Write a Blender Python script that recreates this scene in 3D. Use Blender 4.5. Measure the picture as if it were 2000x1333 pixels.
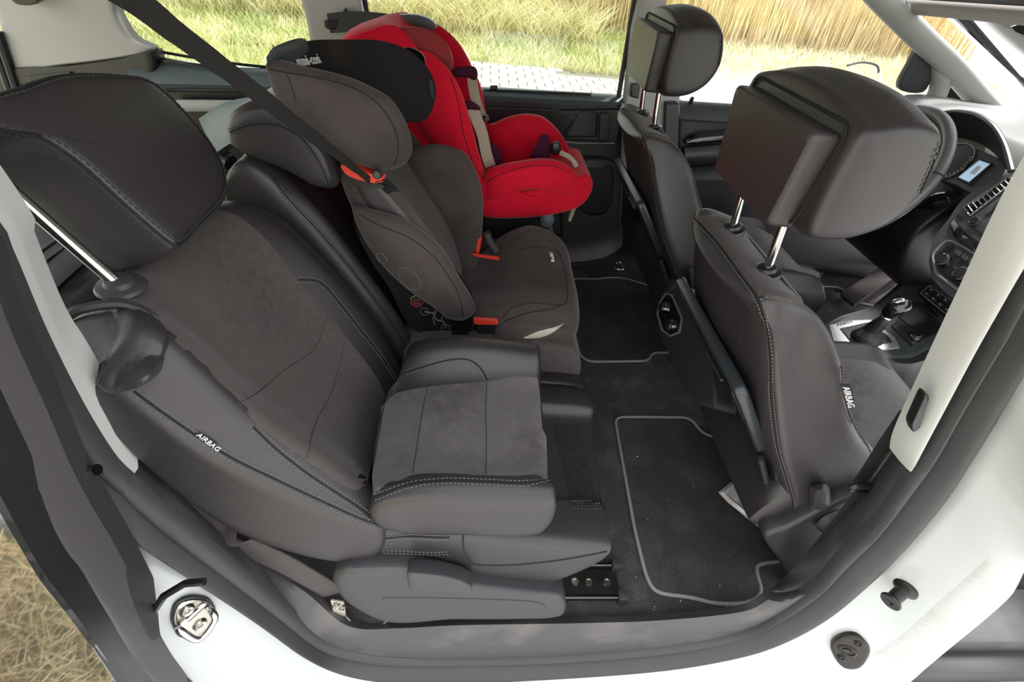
import bpy, math, random
import numpy as np
from math import sin, cos, radians, pi, sqrt
from mathutils import Vector, Matrix
from mathutils.bvhtree import BVHTree
random.seed(7)
SC = bpy.context.scene
for o in list(bpy.data.objects): bpy.data.objects.remove(o)
COL = SC.collection

# ------------------------------------------------------------------ camera
FPX, CX, CY = 944.0, 1000.0, 666.5
PITCH, YAW, ROLL = radians(40), radians(-6.1), radians(6.3)
CAM = Vector((0, -0.386, 1.06))
FW = Vector((-sin(YAW)*cos(PITCH), cos(YAW)*cos(PITCH), -sin(PITCH)))
r0 = Vector((cos(YAW), sin(YAW), 0)); u0 = r0.cross(FW)
RT = r0*cos(ROLL) + u0*sin(ROLL); UP = -r0*sin(ROLL) + u0*cos(ROLL)
cam = bpy.data.cameras.new('camera'); cam.sensor_width = 36; cam.lens = 36*FPX/2000
cam.clip_start = 0.02; cam.clip_end = 200
co = bpy.data.objects.new('camera', cam); COL.objects.link(co)
m3 = Matrix((RT, UP, -FW)).transposed()
co.matrix_world = Matrix.Translation(CAM) @ m3.to_4x4()
SC.camera = co

# ------------------------------------------------------------------ world, sun, exposure
w = bpy.data.worlds.new('sky'); SC.world = w; w.use_nodes = True
wn = w.node_tree.nodes; wl = w.node_tree.links
bg = wn['Background']; bg.inputs[1].default_value = 2.0
tc = wn.new('ShaderNodeTexCoord'); sx = wn.new('ShaderNodeSeparateXYZ'); cr_ = wn.new('ShaderNodeValToRGB')
wl.new(tc.outputs['Generated'], sx.inputs[0]); wl.new(sx.outputs[2], cr_.inputs[0]); wl.new(cr_.outputs[0], bg.inputs[0])
cr_.color_ramp.elements[0].color = (1.0, 0.99, 0.97, 1); cr_.color_ramp.elements[1].color = (0.90, 0.95, 1.0, 1)
sd = bpy.data.lights.new('sun', 'SUN'); sd.energy = 6.5; sd.angle = radians(14); sd.color = (1, .97, .93)
so = bpy.data.objects.new('sun', sd); COL.objects.link(so)
so.rotation_euler = Vector((-0.25, -0.32, -0.9)).to_track_quat('-Z', 'Y').to_euler()
SC.view_settings.view_transform = 'Standard'
SC.view_settings.look = 'None'; SC.view_settings.gamma = 1; SC.view_settings.use_curve_mapping = False
SC.view_settings.exposure = 0.62

# ------------------------------------------------------------------ geometry helpers
def ray(px, py):
    return RT*(px-CX) + UP*(CY-py) + FW*FPX
def P(px, py, x=None, y=None, z=None, pl=None):
    d = ray(px, py)
    if pl is not None: t = (pl[0]-CAM).dot(pl[1])/d.dot(pl[1])
    elif x is not None: t = (x-CAM.x)/d.x
    elif y is not None: t = (y-CAM.y)/d.y
    else: t = (z-CAM.z)/d.z
    return CAM + d*t
def Y(pts, y=None):
    return [P(p[0], p[1], y=(p[2] if len(p) > 2 else y)) for p in pts]
def Z(pts, z=None):
    return [P(p[0], p[1], z=(p[2] if len(p) > 2 else z)) for p in pts]
def XX(pts, x): return [P(p[0], p[1], x=x) for p in pts]
def PL(pts, pl): return [P(p[0], p[1], pl=pl) for p in pts]
V = Vector
def V3(l, y): return [V((a, y, b)) for a, b in l]

def cr(pts, n=6, closed=True):
    """Catmull-Rom through Vectors"""
    N = len(pts); out = []
    rng = range(N) if closed else range(N-1)
    for i in rng:
        if closed: a, b, c, d = pts[(i-1) % N], pts[i], pts[(i+1) % N], pts[(i+2) % N]
        else: a, b, c, d = pts[max(i-1, 0)], pts[i], pts[i+1], pts[min(i+2, N-1)]
        for k in range(n):
            t = k/n
            out.append(0.5*((2*b)+(c-a)*t+(2*a-5*b+4*c-d)*t*t+(3*b-a-3*c+d)*t*t*t))
    if not closed: out.append(pts[-1].copy())
    return out
def rp(pts, r=0.01, k=4):
    """polygon with filleted corners"""
    N = len(pts); out = []
    for i in range(N):
        p, a, b = pts[i], pts[i-1], pts[(i+1) % N]
        da, db = (a-p), (b-p)
        ra = min(r, da.length*.48); rb = min(r, db.length*.48)
        A = p+da.normalized()*ra; B = p+db.normalized()*rb
        for j in range(k+1):
            t = j/k; out.append(A*(1-t)**2+p*2*t*(1-t)+B*t*t)
    return out
def resamp(pts, n, closed=False):
    q = list(pts)+([pts[0]] if closed else [])
    L = [0]
    for i in range(1, len(q)): L.append(L[-1]+(q[i]-q[i-1]).length)
    out = []; j = 0; m = n if closed else n-1
    for k in range(n):
        s = L[-1]*k/m
        while j < len(L)-2 and L[j+1] < s: j += 1
        t = (s-L[j])/max(L[j+1]-L[j], 1e-9); out.append(q[j].lerp(q[j+1], min(max(t, 0), 1)))
    return out
def nrm(pts):
    n = V((0, 0, 0)); N = len(pts)
    for i in range(N): n += pts[i].cross(pts[(i+1) % N])
    return n.normalized()

class MB:
    def __init__(s): s.v = []; s.f = []
    def add(s, vs, fs):
        o = len(s.v); s.v += [V(v) for v in vs]; s.f += [tuple(i+o for i in f) for f in fs]; return s
    def box(s, a, b, bev=0):
        x0, y0, z0 = a; x1, y1, z1 = b
        vs = [(x, y, z) for x in (x0, x1) for y in (y0, y1) for z in (z0, z1)]
        return s.add(vs, [(0, 1, 3, 2), (4, 6, 7, 5), (0, 4, 5, 1), (2, 3, 7, 6), (0, 2, 6, 4), (1, 5, 7, 3)])
    def tube(s, pts, r, k=8, closed=False, cap=True, flat=1.0, updir=None):
        N = len(pts); vs = []; prev = None
        for i in range(N):
            if closed: t = pts[(i+1) % N]-pts[i-1]
            else: t = pts[min(i+1, N-1)]-pts[max(i-1, 0)]
            if t.length < 1e-9: t = V((1, 0, 0))
            t.normalize()
            if updir is not None: a = updir-t*updir.dot(t)
            elif prev is None: a = t.orthogonal()
            else: a = prev-t*prev.dot(t)
            if a.length < 1e-6: a = t.orthogonal()
            a.normalize(); prev = a; b = t.cross(a)
            rr = r[i] if isinstance(r, (list, tuple)) else r
            for j in range(k):
                th = 2*pi*j/k; vs.append(pts[i]+a*cos(th)*rr*flat+b*sin(th)*rr)
        fs = []
        for i in range(N if closed else N-1):
            for j in range(k):
                fs.append((i*k+j, i*k+(j+1) % k, ((i+1) % N)*k+(j+1) % k, ((i+1) % N)*k+j))
        if not closed and cap:
            fs.append(tuple(range(k))[::-1]); fs.append(tuple((N-1)*k+j for j in range(k)))
        return s.add(vs, fs)
    def rings(s, rings):
        """list of closed loops (same count); a loop of 1 point closes to a tip"""
        vs = []; off = []; 
        for r in rings: off.append(len(vs)); vs += r
        fs = []
        for a in range(len(rings)-1):
            A, B = rings[a], rings[a+1]; n = max(len(A), len(B))
            for j in range(n):
                j2 = (j+1) % n
                if len(A) == 1 and len(B) == 1: continue
                if len(A) == 1: fs.append((off[a], off[a+1]+j2, off[a+1]+j))
                elif len(B) == 1: fs.append((off[a]+j, off[a]+j2, off[a+1]))
                else: fs.append((off[a]+j, off[a]+j2, off[a+1]+j2, off[a+1]+j))
        if len(rings[0]) > 1: fs.append(tuple(off[0]+j for j in range(len(rings[0])))[::-1])
        if len(rings[-1]) > 1: fs.append(tuple(off[-1]+j for j in range(len(rings[-1]))))
        return s.add(vs, fs)
    def lathe(s, o, ax, prof, k=24):
        ax = V(ax).normalized(); a = ax.orthogonal().normalized(); b = ax.cross(a); o = V(o)
        R = []
        for (r, h) in prof:
            if r <= 1e-6: R.append([o+ax*h])
            else: R.append([o+ax*h+a*cos(2*pi*j/k)*r+b*sin(2*pi*j/k)*r for j in range(k)])
        return s.rings(R)
    def pillow(s, loop, n, prof):
        c = sum(loop, V((0, 0, 0)))/len(loop); n = V(n).normalized(); R = []
        for (sc, off) in prof:
            if sc <= 1e-6: R.append([c+n*off])
            else: R.append([c+(p-c)*sc+n*off for p in loop])
        return s.rings(R)
    def build(s, name, mat, parent=None, **k): return obj(name, s, mat, parent, **k)

WORLD = {}
BV = {}
def obj(name, mb, mat, parent=None, smooth=True, bevel=0, sharp=40, stuff=False, label=None):
    me = bpy.data.meshes.new(name)
    org = V((0, 0, 0))
    if parent is not None:
        p = parent
        while p is not None: org += p.location; p = p.parent
    else:
        xs = [v.x for v in mb.v]; ys = [v.y for v in mb.v]; zs = [v.z for v in mb.v]
        org = V(((min(xs)+max(xs))/2, (min(ys)+max(ys))/2, min(zs)))
    me.from_pydata([v-org for v in mb.v], [], mb.f); me.validate(); me.update()
    import bmesh
    bm = bmesh.new(); bm.from_mesh(me); bmesh.ops.remove_doubles(bm, verts=bm.verts, dist=1e-6)
    bmesh.ops.recalc_face_normals(bm, faces=bm.faces)
    if bevel:
        es = [e for e in bm.edges if len(e.link_faces) == 2 and e.calc_face_angle(0) > radians(30)]
        bmesh.ops.bevel(bm, geom=es, offset=bevel, segments=2, profile=.6, affect='EDGES', clamp_overlap=True)
    for f in bm.faces: f.smooth = smooth
    if smooth:
        for e in bm.edges:
            if len(e.link_faces) == 2 and e.calc_face_angle(0) > radians(sharp): e.smooth = False
    bm.to_mesh(me); bm.free()
    me.materials.append(mat)
    o = bpy.data.objects.new(name, me); COL.objects.link(o)
    if parent is None: o.location = org
    else: o.parent = parent
    WORLD[o.name] = (mb.v, mb.f)
    if stuff: o['kind'] = 'stuff'
    if label: o['label'] = label
    return o
def bvh(o):
    if o.name not in BV: BV[o.name] = BVHTree.FromPolygons(*WORLD[o.name])
    return BV[o.name]
def hit(px, py, objs, d=None):
    d = ray(px, py).normalized(); best = None
    for o in objs:
        r = bvh(o).ray_cast(CAM, d)
        if r[0] is not None and (best is None or r[3] < best[2]):
            n = r[1]
            if n.dot(d) > 0: n = -n
            best = (r[0], n, r[3])
    return best
def thing(name, label, cat, loc=(0, 0, 0), group=None):
    o = bpy.data.objects.new(name, None); COL.objects.link(o); o.location = loc; o.empty_display_size = .05
    o['label'] = label; o['category'] = cat
    if group: o['group'] = group
    return o
def tag(o, label, cat, group=None):
    o['label'] = label; o['category'] = cat
    if group: o['group'] = group
    return o
def struct(o, label=None, cat=None):
    o['kind'] = 'structure'
    if label: o['label'] = label
    if cat: o['category'] = cat
    return o
def copy_tree(o, off, parent=None, skip=()):
    c = o.copy(); COL.objects.link(c)
    if parent is None: c.location = o.location+V(off)
    else: c.parent = parent
    for ch in list(o.children):
        if ch.name.split('.')[0] not in skip: copy_tree(ch, off, c, skip)
    return c

DOME = lambda f, b: [(0, f), (.4, f*.97), (.7, f*.86), (.86, f*.66), (.95, f*.38), (1, 0), (.985, -b*.35), (.93, -b*.75), (.82, -b), (0, -b)]
def slabprof(f, b, r=.004): return [(0, f), (1-2.2*r/.05*.2, f), (1, f-r), (1, -b)]
def BOXP(f, b, e=.03): return [(0, f), (1-2.4*e-.02, f), (1-e, f), (1-e*.3, f-(f+b)*.06), (1, f-(f+b)*.16), (1, -b+(f+b)*.16), (1-e*.3, -b+(f+b)*.06), (1-e, -b), (0, -b)]

def loft(secs, k=6, m=6, cap=.02, closed=True, ladder=False):
    """secs: list of closed loops of control Vectors -> MB"""
    S = [cr(s, m) for s in secs]
    n = len(S[0]); cols = [cr([s[j] for s in S], k, closed=False) for j in range(n)]
    R = [[cols[j][i] for j in range(n)] for i in range(len(cols[0]))]
    def caps(r, nxt):
        c = sum(r, V((0, 0, 0)))/n; c2 = sum(nxt, V((0, 0, 0)))/n; d = (c-c2)
        d = d.normalized() if d.length > 1e-6 else V((0, 1, 0))
        if ladder:
            return [[(c+(p-c)*(1-.04*min(1, t*10))).lerp(c+(r[n-1-j]-c)*(1-.04*min(1, t*10)), t)+d*cap*o_ for j, p in enumerate(r)] for t, o_ in ((.012, .45), (.04, .8), (.09, 1), (.17, 1), (.26, 1), (.38, 1), (.499, 1))]
        return [[c+(p-c)*s_+d*cap*o_ for p in r] for s_, o_ in ((.97, .45), (.9, .75), (.75, .92), (.4, 1.0))]+[[c+d*cap]]
    a = caps(R[0], R[1])[::-1]; b = caps(R[-1], R[-2])
    return MB().rings(a+R+b)
def ruled(A, B, n=40, m=12, off=.003, thick=.004, bulge=0, dirv=None, objs=None, edge=True, conform=None):
    """padded panel between px polylines A and B; raycast on objs, or 3D polylines when objs is None"""
    grid = []; 
    if objs:
        a = [V((p[0], p[1], 0)) for p in A]; b = [V((p[0], p[1], 0)) for p in B]
    else: a, b = A, B
    a = resamp(cr(a, 8, False), n); b = resamp(cr(b, 8, False), n)
    base = []
    for i in range(n):
        row = []
        for j in range(m+1):
            q = a[i].lerp(b[i], j/m)
            if objs:
                h = hit(q.x, q.y, objs)
                row.append((h[0], h[1]) if h else None)
            else:
                if conform:
                    dd = q-CAM; h = hit(CX+FPX*dd.dot(RT)/dd.dot(FW), CY-FPX*dd.dot(UP)/dd.dot(FW), conform)
                    if h and h[2] < dd.length+.004: q = h[0]+dd.normalized()*-.004
                row.append((q, dirv))
        base.append(row)
    # fill misses
    good = [c for r in base for c in r if c]
    for i in range(n):
        for j in range(m+1):
            if base[i][j] is None:
                best = None
                for rad in range(1, n):
                    for (ii, jj) in ((i-rad, j), (i+rad, j), (i, j-rad), (i, j+rad)):
                        if 0 <= ii < n and 0 <= jj <= m and base[ii][jj]: best = base[ii][jj]; break
                    if best: break
                base[i][j] = best or good[0]
    top = []; bot = []
    for i in range(n):
        for j in range(m+1):
            p, nn = base[i][j]
            e = min(i, n-1-i)/(n-1)*n/2 if n > 2 else 1; f = min(j, m-j)
            k = min(1, min(e/1.5, f/1.5)) if edge else 1
            k = sqrt(max(0, 1-(1-k)**2))
            s_ = sin(pi*j/m)
            top.append(p+nn*(off*k+bulge*s_)); bot.append(p-nn*thick)
    W = m+1; N = n*W; fs = []
    for i in range(n-1):
        for j in range(m):
            q = (i*W+j, i*W+j+1, (i+1)*W+j+1, (i+1)*W+j)
            fs.append(q); fs.append(tuple(x+N for x in q[::-1]))
    bd = [j for j in range(W)]+[i*W+m for i in range(1, n)]+[(n-1)*W+j for j in range(m-1, -1, -1)]+[i*W for i in range(n-2, 0, -1)]
    for a_ in range(len(bd)):
        b_ = (a_+1) % len(bd); fs.append((bd[a_], bd[a_]+N, bd[b_]+N, bd[b_]))
    return MB().add(top+bot, fs)
def surfline(px, objs, step=5, lift=.0):
    p = cr([V((a[0], a[1], 0)) for a in px], 10, False)
    L = sum((p[i+1]-p[i]).length for i in range(len(p)-1)); p = resamp(p, max(3, int(L/step)))
    out = []
    for q in p:
        h = hit(q.x, q.y, objs)
        if h:
            if out and (h[0]-out[-1][0]).length > .06: continue
            out.append((h[0]+h[1]*lift, h[1]))
    return out
def seam(px, objs, parent, dbl=True, r=.0016, so_=.0042, stitch=True, mat=None, smat=None):
    L = surfline(px, objs)
    if len(L) < 3: return
    pts = [a for a, _ in L]
    pts2 = resamp(pts, max(4, int(sum((pts[i+1]-pts[i]).length for i in range(len(pts)-1))/.006)))
    MB().tube(pts2, r, 5).build('seam', mat or M['seam'], parent)
    if stitch:
        mb = MB(); n = len(pts2)
        def nn(q): return min(L, key=lambda t: (t[0]-q).length_squared)[1]
        for i in range(n-1):
            a, b = pts2[i], pts2[i+1]; d = (b-a)
            if d.length < 1e-6: continue
            nr = nn(a); sdv = d.normalized().cross(nr)
            for sgn in ((1, -1) if dbl else (1,)):
                A = a+sdv*so_*sgn+nr*.0006; B = A+d*.62
                mb.tube([A, B], .0008, 4)
        mb.build('stitching', smat or M['stitch'], parent, stuff=True)

def text(body, size, px, py, px2, py2, objs, mat, parent, name='lettering', depth=.0004, pt=None, sq=1):
    """lettering lying on a surface, running from pixel 1 towards pixel 2"""
    if pt is None:
        h = hit(px, py, objs); h2 = hit(px2, py2, objs)
        if not h or not h2: return None
        p, n = h[0], h[1]; q = h2[0]
    else: p, n, q = pt
    xa = (q-p); xa = (xa-n*xa.dot(n)).normalized(); ya = n.cross(xa)
    c = bpy.data.curves.new('t', 'FONT'); c.body = body; c.size = size; c.extrude = depth; c.resolution_u = 2
    t = bpy.data.objects.new('t', c); COL.objects.link(t)
    bpy.context.view_layer.update()
    me = t.to_mesh(); mb = MB()
    vs = [p+xa*v.co.x*sq+ya*v.co.y+n*(v.co.z+.0012) for v in me.vertices]; fs = [tuple(f.vertices) for f in me.polygons]
    mb.add(vs, fs); t.to_mesh_clear(); bpy.data.objects.remove(t)
    return mb.build(name, mat, parent, smooth=False)

# ------------------------------------------------------------------ materials
M = {}
def mat(key, col, rough=.5, metal=0, spec=.5, bump=None, noise=None, coat=0, sheen=0, emit=None, dust=None):
    m = bpy.data.materials.new(key); m.use_nodes = True; nt = m.node_tree; b = nt.nodes['Principled BSDF']
    b.inputs['Base Color'].default_value = (*col, 1); b.inputs['Roughness'].default_value = rough
    b.inputs['Metallic'].default_value = metal; b.inputs['Specular IOR Level'].default_value = spec
    b.inputs['Coat Weight'].default_value = coat
    if sheen: b.inputs['Sheen Weight'].default_value = sheen; b.inputs['Sheen Roughness'].default_value = .4
    if emit: b.inputs['Emission Color'].default_value = (*emit[0], 1); b.inputs['Emission Strength'].default_value = emit[1]
    t = nt.nodes.new('ShaderNodeTexCoord')
    geo = nt.nodes.new('ShaderNodeNewGeometry'); src = geo.outputs['Position']
    if noise:   # list of (scale, color2, lo, hi, detail)
        prev = None
        for (sc, c2, lo, hi, det) in noise:
            n = nt.nodes.new('ShaderNodeTexNoise'); n.inputs['Scale'].default_value = sc; n.inputs['Detail'].default_value = det
            nt.links.new(src, n.inputs['Vector'])
            r = nt.nodes.new('ShaderNodeMapRange'); r.inputs[1].default_value = lo; r.inputs[2].default_value = hi
            nt.links.new(n.outputs[0], r.inputs[0])
            x = nt.nodes.new('ShaderNodeMix'); x.data_type = 'RGBA'; x.inputs[7].default_value = (*c2, 1)
            if prev is None: x.inputs[6].default_value = (*col, 1)
            else: nt.links.new(prev, x.inputs[6])
            nt.links.new(r.outputs[0], x.inputs[0]); prev = x.outputs[2]
        nt.links.new(prev, b.inputs['Base Color'])
    if bump:   # (kind, scale, strength, distance)
        kind, sc, st, di = bump
        if kind == 'vor':
            n = nt.nodes.new('ShaderNodeTexVoronoi'); n.inputs['Scale'].default_value = sc; o_ = n.outputs['Distance']
        elif kind == 'wave':
            n = nt.nodes.new('ShaderNodeTexWave'); n.inputs['Scale'].default_value = sc; o_ = n.outputs[1]
        else:
            n = nt.nodes.new('ShaderNodeTexNoise'); n.inputs['Scale'].default_value = sc; n.inputs['Detail'].default_value = 3; o_ = n.outputs[0]
        nt.links.new(src, n.inputs['Vector'])
        bp = nt.nodes.new('ShaderNodeBump'); bp.inputs['Strength'].default_value = st; bp.inputs['Distance'].default_value = di
        nt.links.new(o_, bp.inputs['Height']); nt.links.new(bp.outputs[0], b.inputs['Normal'])
    M[key] = m; return m
mat('leather', (.025, .0215, .023), .38, bump=('vor', 900, .35, .0006), spec=.5)
mat('leather_grey', (.031, .027, .029), .40, bump=('vor', 900, .35, .0006))
mat('suede', (.105, .094, .096), .95, spec=.1, sheen=.25, noise=[(7, (.078, .069, .071), .48, .60, 2), (60, (.13, .118, .12), .4, .9, 3)], bump=('noise', 900, .3, .0006))
mat('suede_back', (.072, .062, .060), .95, spec=.1, sheen=.2, noise=[(5, (.056, .049, .048), .45, .65, 3), (80, (.085, .075, .073), .4, .9, 3)], bump=('noise', 900, .3, .0006))
mat('plastic', (.024, .023, .025), .42, bump=('vor', 1100, .25, .0005))
mat('plastic_grey', (.035, .033, .037), .45, bump=('vor', 1100, .25, .0005))
mat('plastic_black', (.010, .010, .010), .35)
mat('catch', (.016, .013, .012), .3, spec=.3)
mat('gloss_black', (.006, .006, .007), .12, coat=.5)
mat('seam', (.006, .006, .006), .9)
mat('seam_soft', (.030, .027, .027), .9)
mat('stitch', (.12, .115, .115), .8)
mat('stitch_dark', (.03, .03, .03), .8)
mat('chrome', (.55, .54, .53), .10, 1)
mat('steel', (.62, .58, .52), .25, 1)
mat('alu', (.62, .62, .64), .35, .8)
mat('carpet', (.10, .092, .095), 1, spec=.05, noise=[(14, (.20, .185, .185), .5, .8, 5), (500, (.030, .028, .030), .4, .7, 2)], bump=('noise', 700, 1, .003))
mat('mat_pile', (.075, .066, .066), 1, spec=.05, noise=[(8, (.13, .12, .115), .45, .75, 5), (600, (.026, .023, .023), .4, .7, 2)], bump=('noise', 800, 1, .002))
mat('mat_edge', (.26, .245, .22), .9, bump=('noise', 900, .8, .001))
mat('rubber', (.030, .029, .031), .55, bump=('noise', 300, .2, .0008))
mat('sill', (.050, .048, .052), .45, noise=[(11, (.12, .11, .105), .50, .85, 10)], bump=('vor', 900, .35, .0006))
mat('white_paint', (.47, .49, .49), .22, coat=.6)
mat('white_dirty', (.46, .475, .47), .25, coat=.5, noise=[(14, (.33, .30, .26), .5, .8, 8), (120, (.42, .42, .41), .4, .7, 3)])
mat('trim_light', (.43, .43, .42), .6, bump=('noise', 900, .15, .0004))
mat('headliner', (.42, .40, .38), .9)
mat('table_trim', (.020, .024, .028), .3)
mat('blue_sheen_trim', (.09, .115, .13), .36, bump=('vor', 900, .3, .0005))  # blue sheen of window light put into the base colour
mat('brown_fabric', (.068, .056, .053), .95, spec=.1, sheen=.2, noise=[(7, (.045, .037, .035), .4, .65, 4)], bump=('noise', 1200, .4, .0006))
mat('black_fabric', (.018, .017, .018), .95, spec=.1, noise=[(9, (.040, .028, .020), .58, .8, 3)], bump=('noise', 1200, .4, .0006))
mat('red_fabric', (.62, .006, .028), .85, spec=.15, sheen=.2, bump=('noise', 1200, .4, .0006), noise=[(8, (.48, .004, .02), .4, .7, 4)])
mat('dull_red', (.22, .03, .03), .9, spec=.1, sheen=.3)
mat('plum', (.045, .010, .025), .9, spec=.1)
mat('red_plastic', (.62, .045, .022), .35)
mat('belt', (.014, .013, .013), .6, bump=('noise', 700, .5, .0008))
mat('belt_beige', (.36, .31, .24), .7, bump=('noise', 700, .5, .0008))
mat('belt_black', (.010, .010, .010), .7)
mat('silver_cloth', (.42, .39, .33), .5)
mat('white_print', (.70, .70, .70), .7)
mat('tag_black', (.010, .010, .010), .7)
mat('sticker_green', (.05, .35, .10), .5); mat('sticker_red', (.45, .03, .03), .5); mat('print_grey', (.12, .11, .115), .6)
mat('dash', (.045, .050, .054), .5, bump=('vor', 900, .25, .0005))
mat('dash_glare', (.20, .20, .20), .35, bump=('vor', 900, .2, .0005))  # dark plastic; windscreen glare is put into the lighter base colour
mat('wheel', (.10, .10, .105), .32)  # dark leather paled; light reflected on the rim is in the colour
mat('screen_blue', (.35, .50, .62), .3, emit=((.45, .65, .85), .35))
mat('screen_dark', (.02, .035, .06), .08, coat=1)
mat('orange', (.8, .12, .02), .5, emit=((.9, .10, .02), .4))
mat('wrapper', (.62, .60, .58), .25, spec=.8, noise=[(60, (.42, .30, .22), .5, .8, 5)])
mat('wrapper_print', (.55, .20, .06), .4, noise=[(200, (.08, .04, .02), .5, .6, 3)])
mat('crumb', (.45, .36, .22), .9)
mat('grass_ground', (.30, .30, .10), 1, spec=0, noise=[(1.2, (.50, .44, .22), .4, .65, 6), (25, (.08, .10, .03), .5, .7, 5)], bump=('noise', 30, 1, .03))
mat('blade_green', (.50, .54, .24), .9, spec=.1, noise=[(2, (.82, .76, .50), .35, .65, 4)])
mat('blade_dry', (.74, .62, .38), .9, spec=.1, noise=[(2, (.52, .38, .20), .4, .65, 4)])
mat('straw', (.90, .82, .62), .95, spec=.1, noise=[(3, (.78, .72, .45), .4, .65, 4)])
mat('hay', (.86, .78, .54), .95, spec=.1, noise=[(3, (.62, .56, .32), .4, .65, 4)])
mat('paver', (.50, .46, .43), .9, noise=[(5, (.40, .37, .34), .4, .7, 5)])
mat('pale_gravel', (.75, .72, .66), .9, noise=[(4, (.68, .64, .56), .4, .7, 5)])
mat('joint', (.20, .18, .14), 1)
mat('edge_grey', (.085, .078, .088), .5)
mat('asphalt', (.50, .49, .48), .9, noise=[(3, (.40, .39, .38), .4, .7, 5)])
mat('stone', (.22, .21, .21), .9, noise=[(12, (.12, .115, .115), .4, .7, 6)], bump=('noise', 60, .8, .01))
mat('earth', (.10, .08, .04), 1, noise=[(8, (.30, .22, .11), .4, .65, 6)])

def glass(key, tint, refl=.06, rough=0.0, facing=.35):
    m = bpy.data.materials.new(key); m.use_nodes = True; nt = m.node_tree; nt.nodes.clear()
    o = nt.nodes.new('ShaderNodeOutputMaterial'); mx = nt.nodes.new('ShaderNodeMixShader')
    tr = nt.nodes.new('ShaderNodeBsdfTransparent'); tr.inputs[0].default_value = (*tint, 1)
    gl = nt.nodes.new('ShaderNodeBsdfGlossy'); gl.inputs[1].default_value = rough
    fr = nt.nodes.new('ShaderNodeFresnel'); fr.inputs[0].default_value = 1.5
    nt.links.new(fr.outputs[0], mx.inputs[0]); nt.links.new(tr.outputs[0], mx.inputs[1]); nt.links.new(gl.outputs[0], mx.inputs[2])
    nt.links.new(mx.outputs[0], o.inputs[0]); M[key] = m
glass('glass_tint', (.76, .80, .74)); glass('glass_clear', (.93, .95, .93)); glass('glass_tint_dark', (.30, .31, .30))
def mirror_glass():
    m = bpy.data.materials.new('door_glass'); m.use_nodes = True; b = m.node_tree.nodes['Principled BSDF']
    b.inputs['Base Color'].default_value = (.30, .31, .30, 1); b.inputs['Metallic'].default_value = .9; b.inputs['Roughness'].default_value = .03
    M['door_glass'] = m
mirror_glass()
#@@BODY@@
# ================================================================== OUTSIDE
GZ = -.42
g = MB(); g.add([(-40, -30, GZ-.05), (50, -30, GZ-.05), (50, 60, GZ-.05), (-40, 60, GZ-.05)], [(0, 1, 2, 3)])
struct(g.build('ground', M['grass_ground'], smooth=False), 'dry grass verge around the parked car')
# road the car stands on; unseen near-side slab added for neutral bounce light
a = MB(); a.box((-6, -.30, GZ-.06), (22, 6.28, GZ)); a.box((-.65, -8, GZ-.06), (22, -.30, GZ)); struct(a.build('road', M['asphalt'], smooth=False), 'pale road surface beside the car, unseen near part added for bounce light')
a = MB().box((2.6, 6.2, GZ-.06), (24, 8.3, GZ+.002)); struct(a.build('road', M['asphalt'], smooth=False), 'bright road beyond the front door window')
a = MB().box((9.0, 8.3, GZ-.06), (40, 40, GZ+.002)); struct(a.build('yard', M['pale_gravel'], smooth=False), 'pale gravel ground beyond the windscreen')
# brick pavement seen through the far door window
pv = MB().box((-1.5, 6.25, GZ-.06), (2.6, 7.75, GZ-.012)).build('pavement', M['joint'], smooth=False); struct(pv, 'light block paving across the road')
proto = None; rows = 7
for j in range(rows):
    for i in range(17):
        x = -1.45+i*.238+(j % 2)*.12; y = 6.27+j*.205
        if j > 4 and x > 1.0+.15*(j-4)*random.random(): continue
        if x > 2.35: continue
        if proto is None:
            mb = MB().box((-.113, -.097, 0), (.113, .097, .05)); me_o = mb.build('paver', M['paver'], pv, smooth=False, bevel=.006)
            proto = me_o; b = me_o; proto.data.transform(Matrix.Translation(pv.location))
        else:
            b = proto.copy(); COL.objects.link(b)
        b.location = V((x+.113, y+.1, GZ-.045+random.uniform(0, .004)))-pv.location
# grass and reeds
rng = np.random.default_rng(3)
def blades(name, n, xr, yr, h, wd, lean, m, zf=lambda x, y: GZ-.05, label=''):
    x = rng.uniform(*xr, n); y = rng.uniform(*yr, n); z = zf(x, y)+np.zeros(n); hh = h*rng.uniform(.5, 1.25, n)
    th = rng.uniform(0, 2*pi, n); dx = np.cos(th)*wd; dy = np.sin(th)*wd
    la = rng.uniform(0, 2*pi, n); lx = np.cos(la)*lean*hh*rng.uniform(.2, 1, n); ly = np.sin(la)*lean*hh*rng.uniform(.2, 1, n)
    v = np.zeros((n, 5, 3))
    v[:, 0] = np.stack([x-dx, y-dy, z], 1); v[:, 1] = np.stack([x+dx, y+dy, z], 1)
    v[:, 2] = np.stack([x+dx*.8+lx*.35, y+dy*.8+ly*.35, z+hh*.55], 1); v[:, 3] = np.stack([x-dx*.8+lx*.35, y-dy*.8+ly*.35, z+hh*.55], 1)
    v[:, 4] = np.stack([x+lx, y+ly, z+hh], 1)
    b = np.arange(n)*5
    q = np.stack([b, b+1, b+2, b+3], 1); t = np.stack([b+3, b+2, b+4], 1)
    me = bpy.data.meshes.new(name); me.from_pydata(v.reshape(-1, 3).tolist(), [], q.tolist()+t.tolist()); me.materials.append(m)
    o = bpy.data.objects.new(name, me); COL.objects.link(o); o['kind'] = 'stuff'; tag(o, label, name.split('_')[-1] if '_' in name else name); return o
bank = lambda x, y: GZ-.05+np.clip((y-8.6)*.16, 0, 1.2)
bk = MB(); xs = [-14+i*.6 for i in range(40)]; ys = [7.7, 8.6, 9.6, 10.8, 12.5, 16]
vs = [(x, y, GZ-.04+max(0, min(1.2, (y-8.6)*.16))+random.uniform(-.03, .03)) for y in ys for x in xs]
fs = [(j*40+i, j*40+i+1, (j+1)*40+i+1, (j+1)*40+i) for j in range(5) for i in range(39)]
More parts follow.
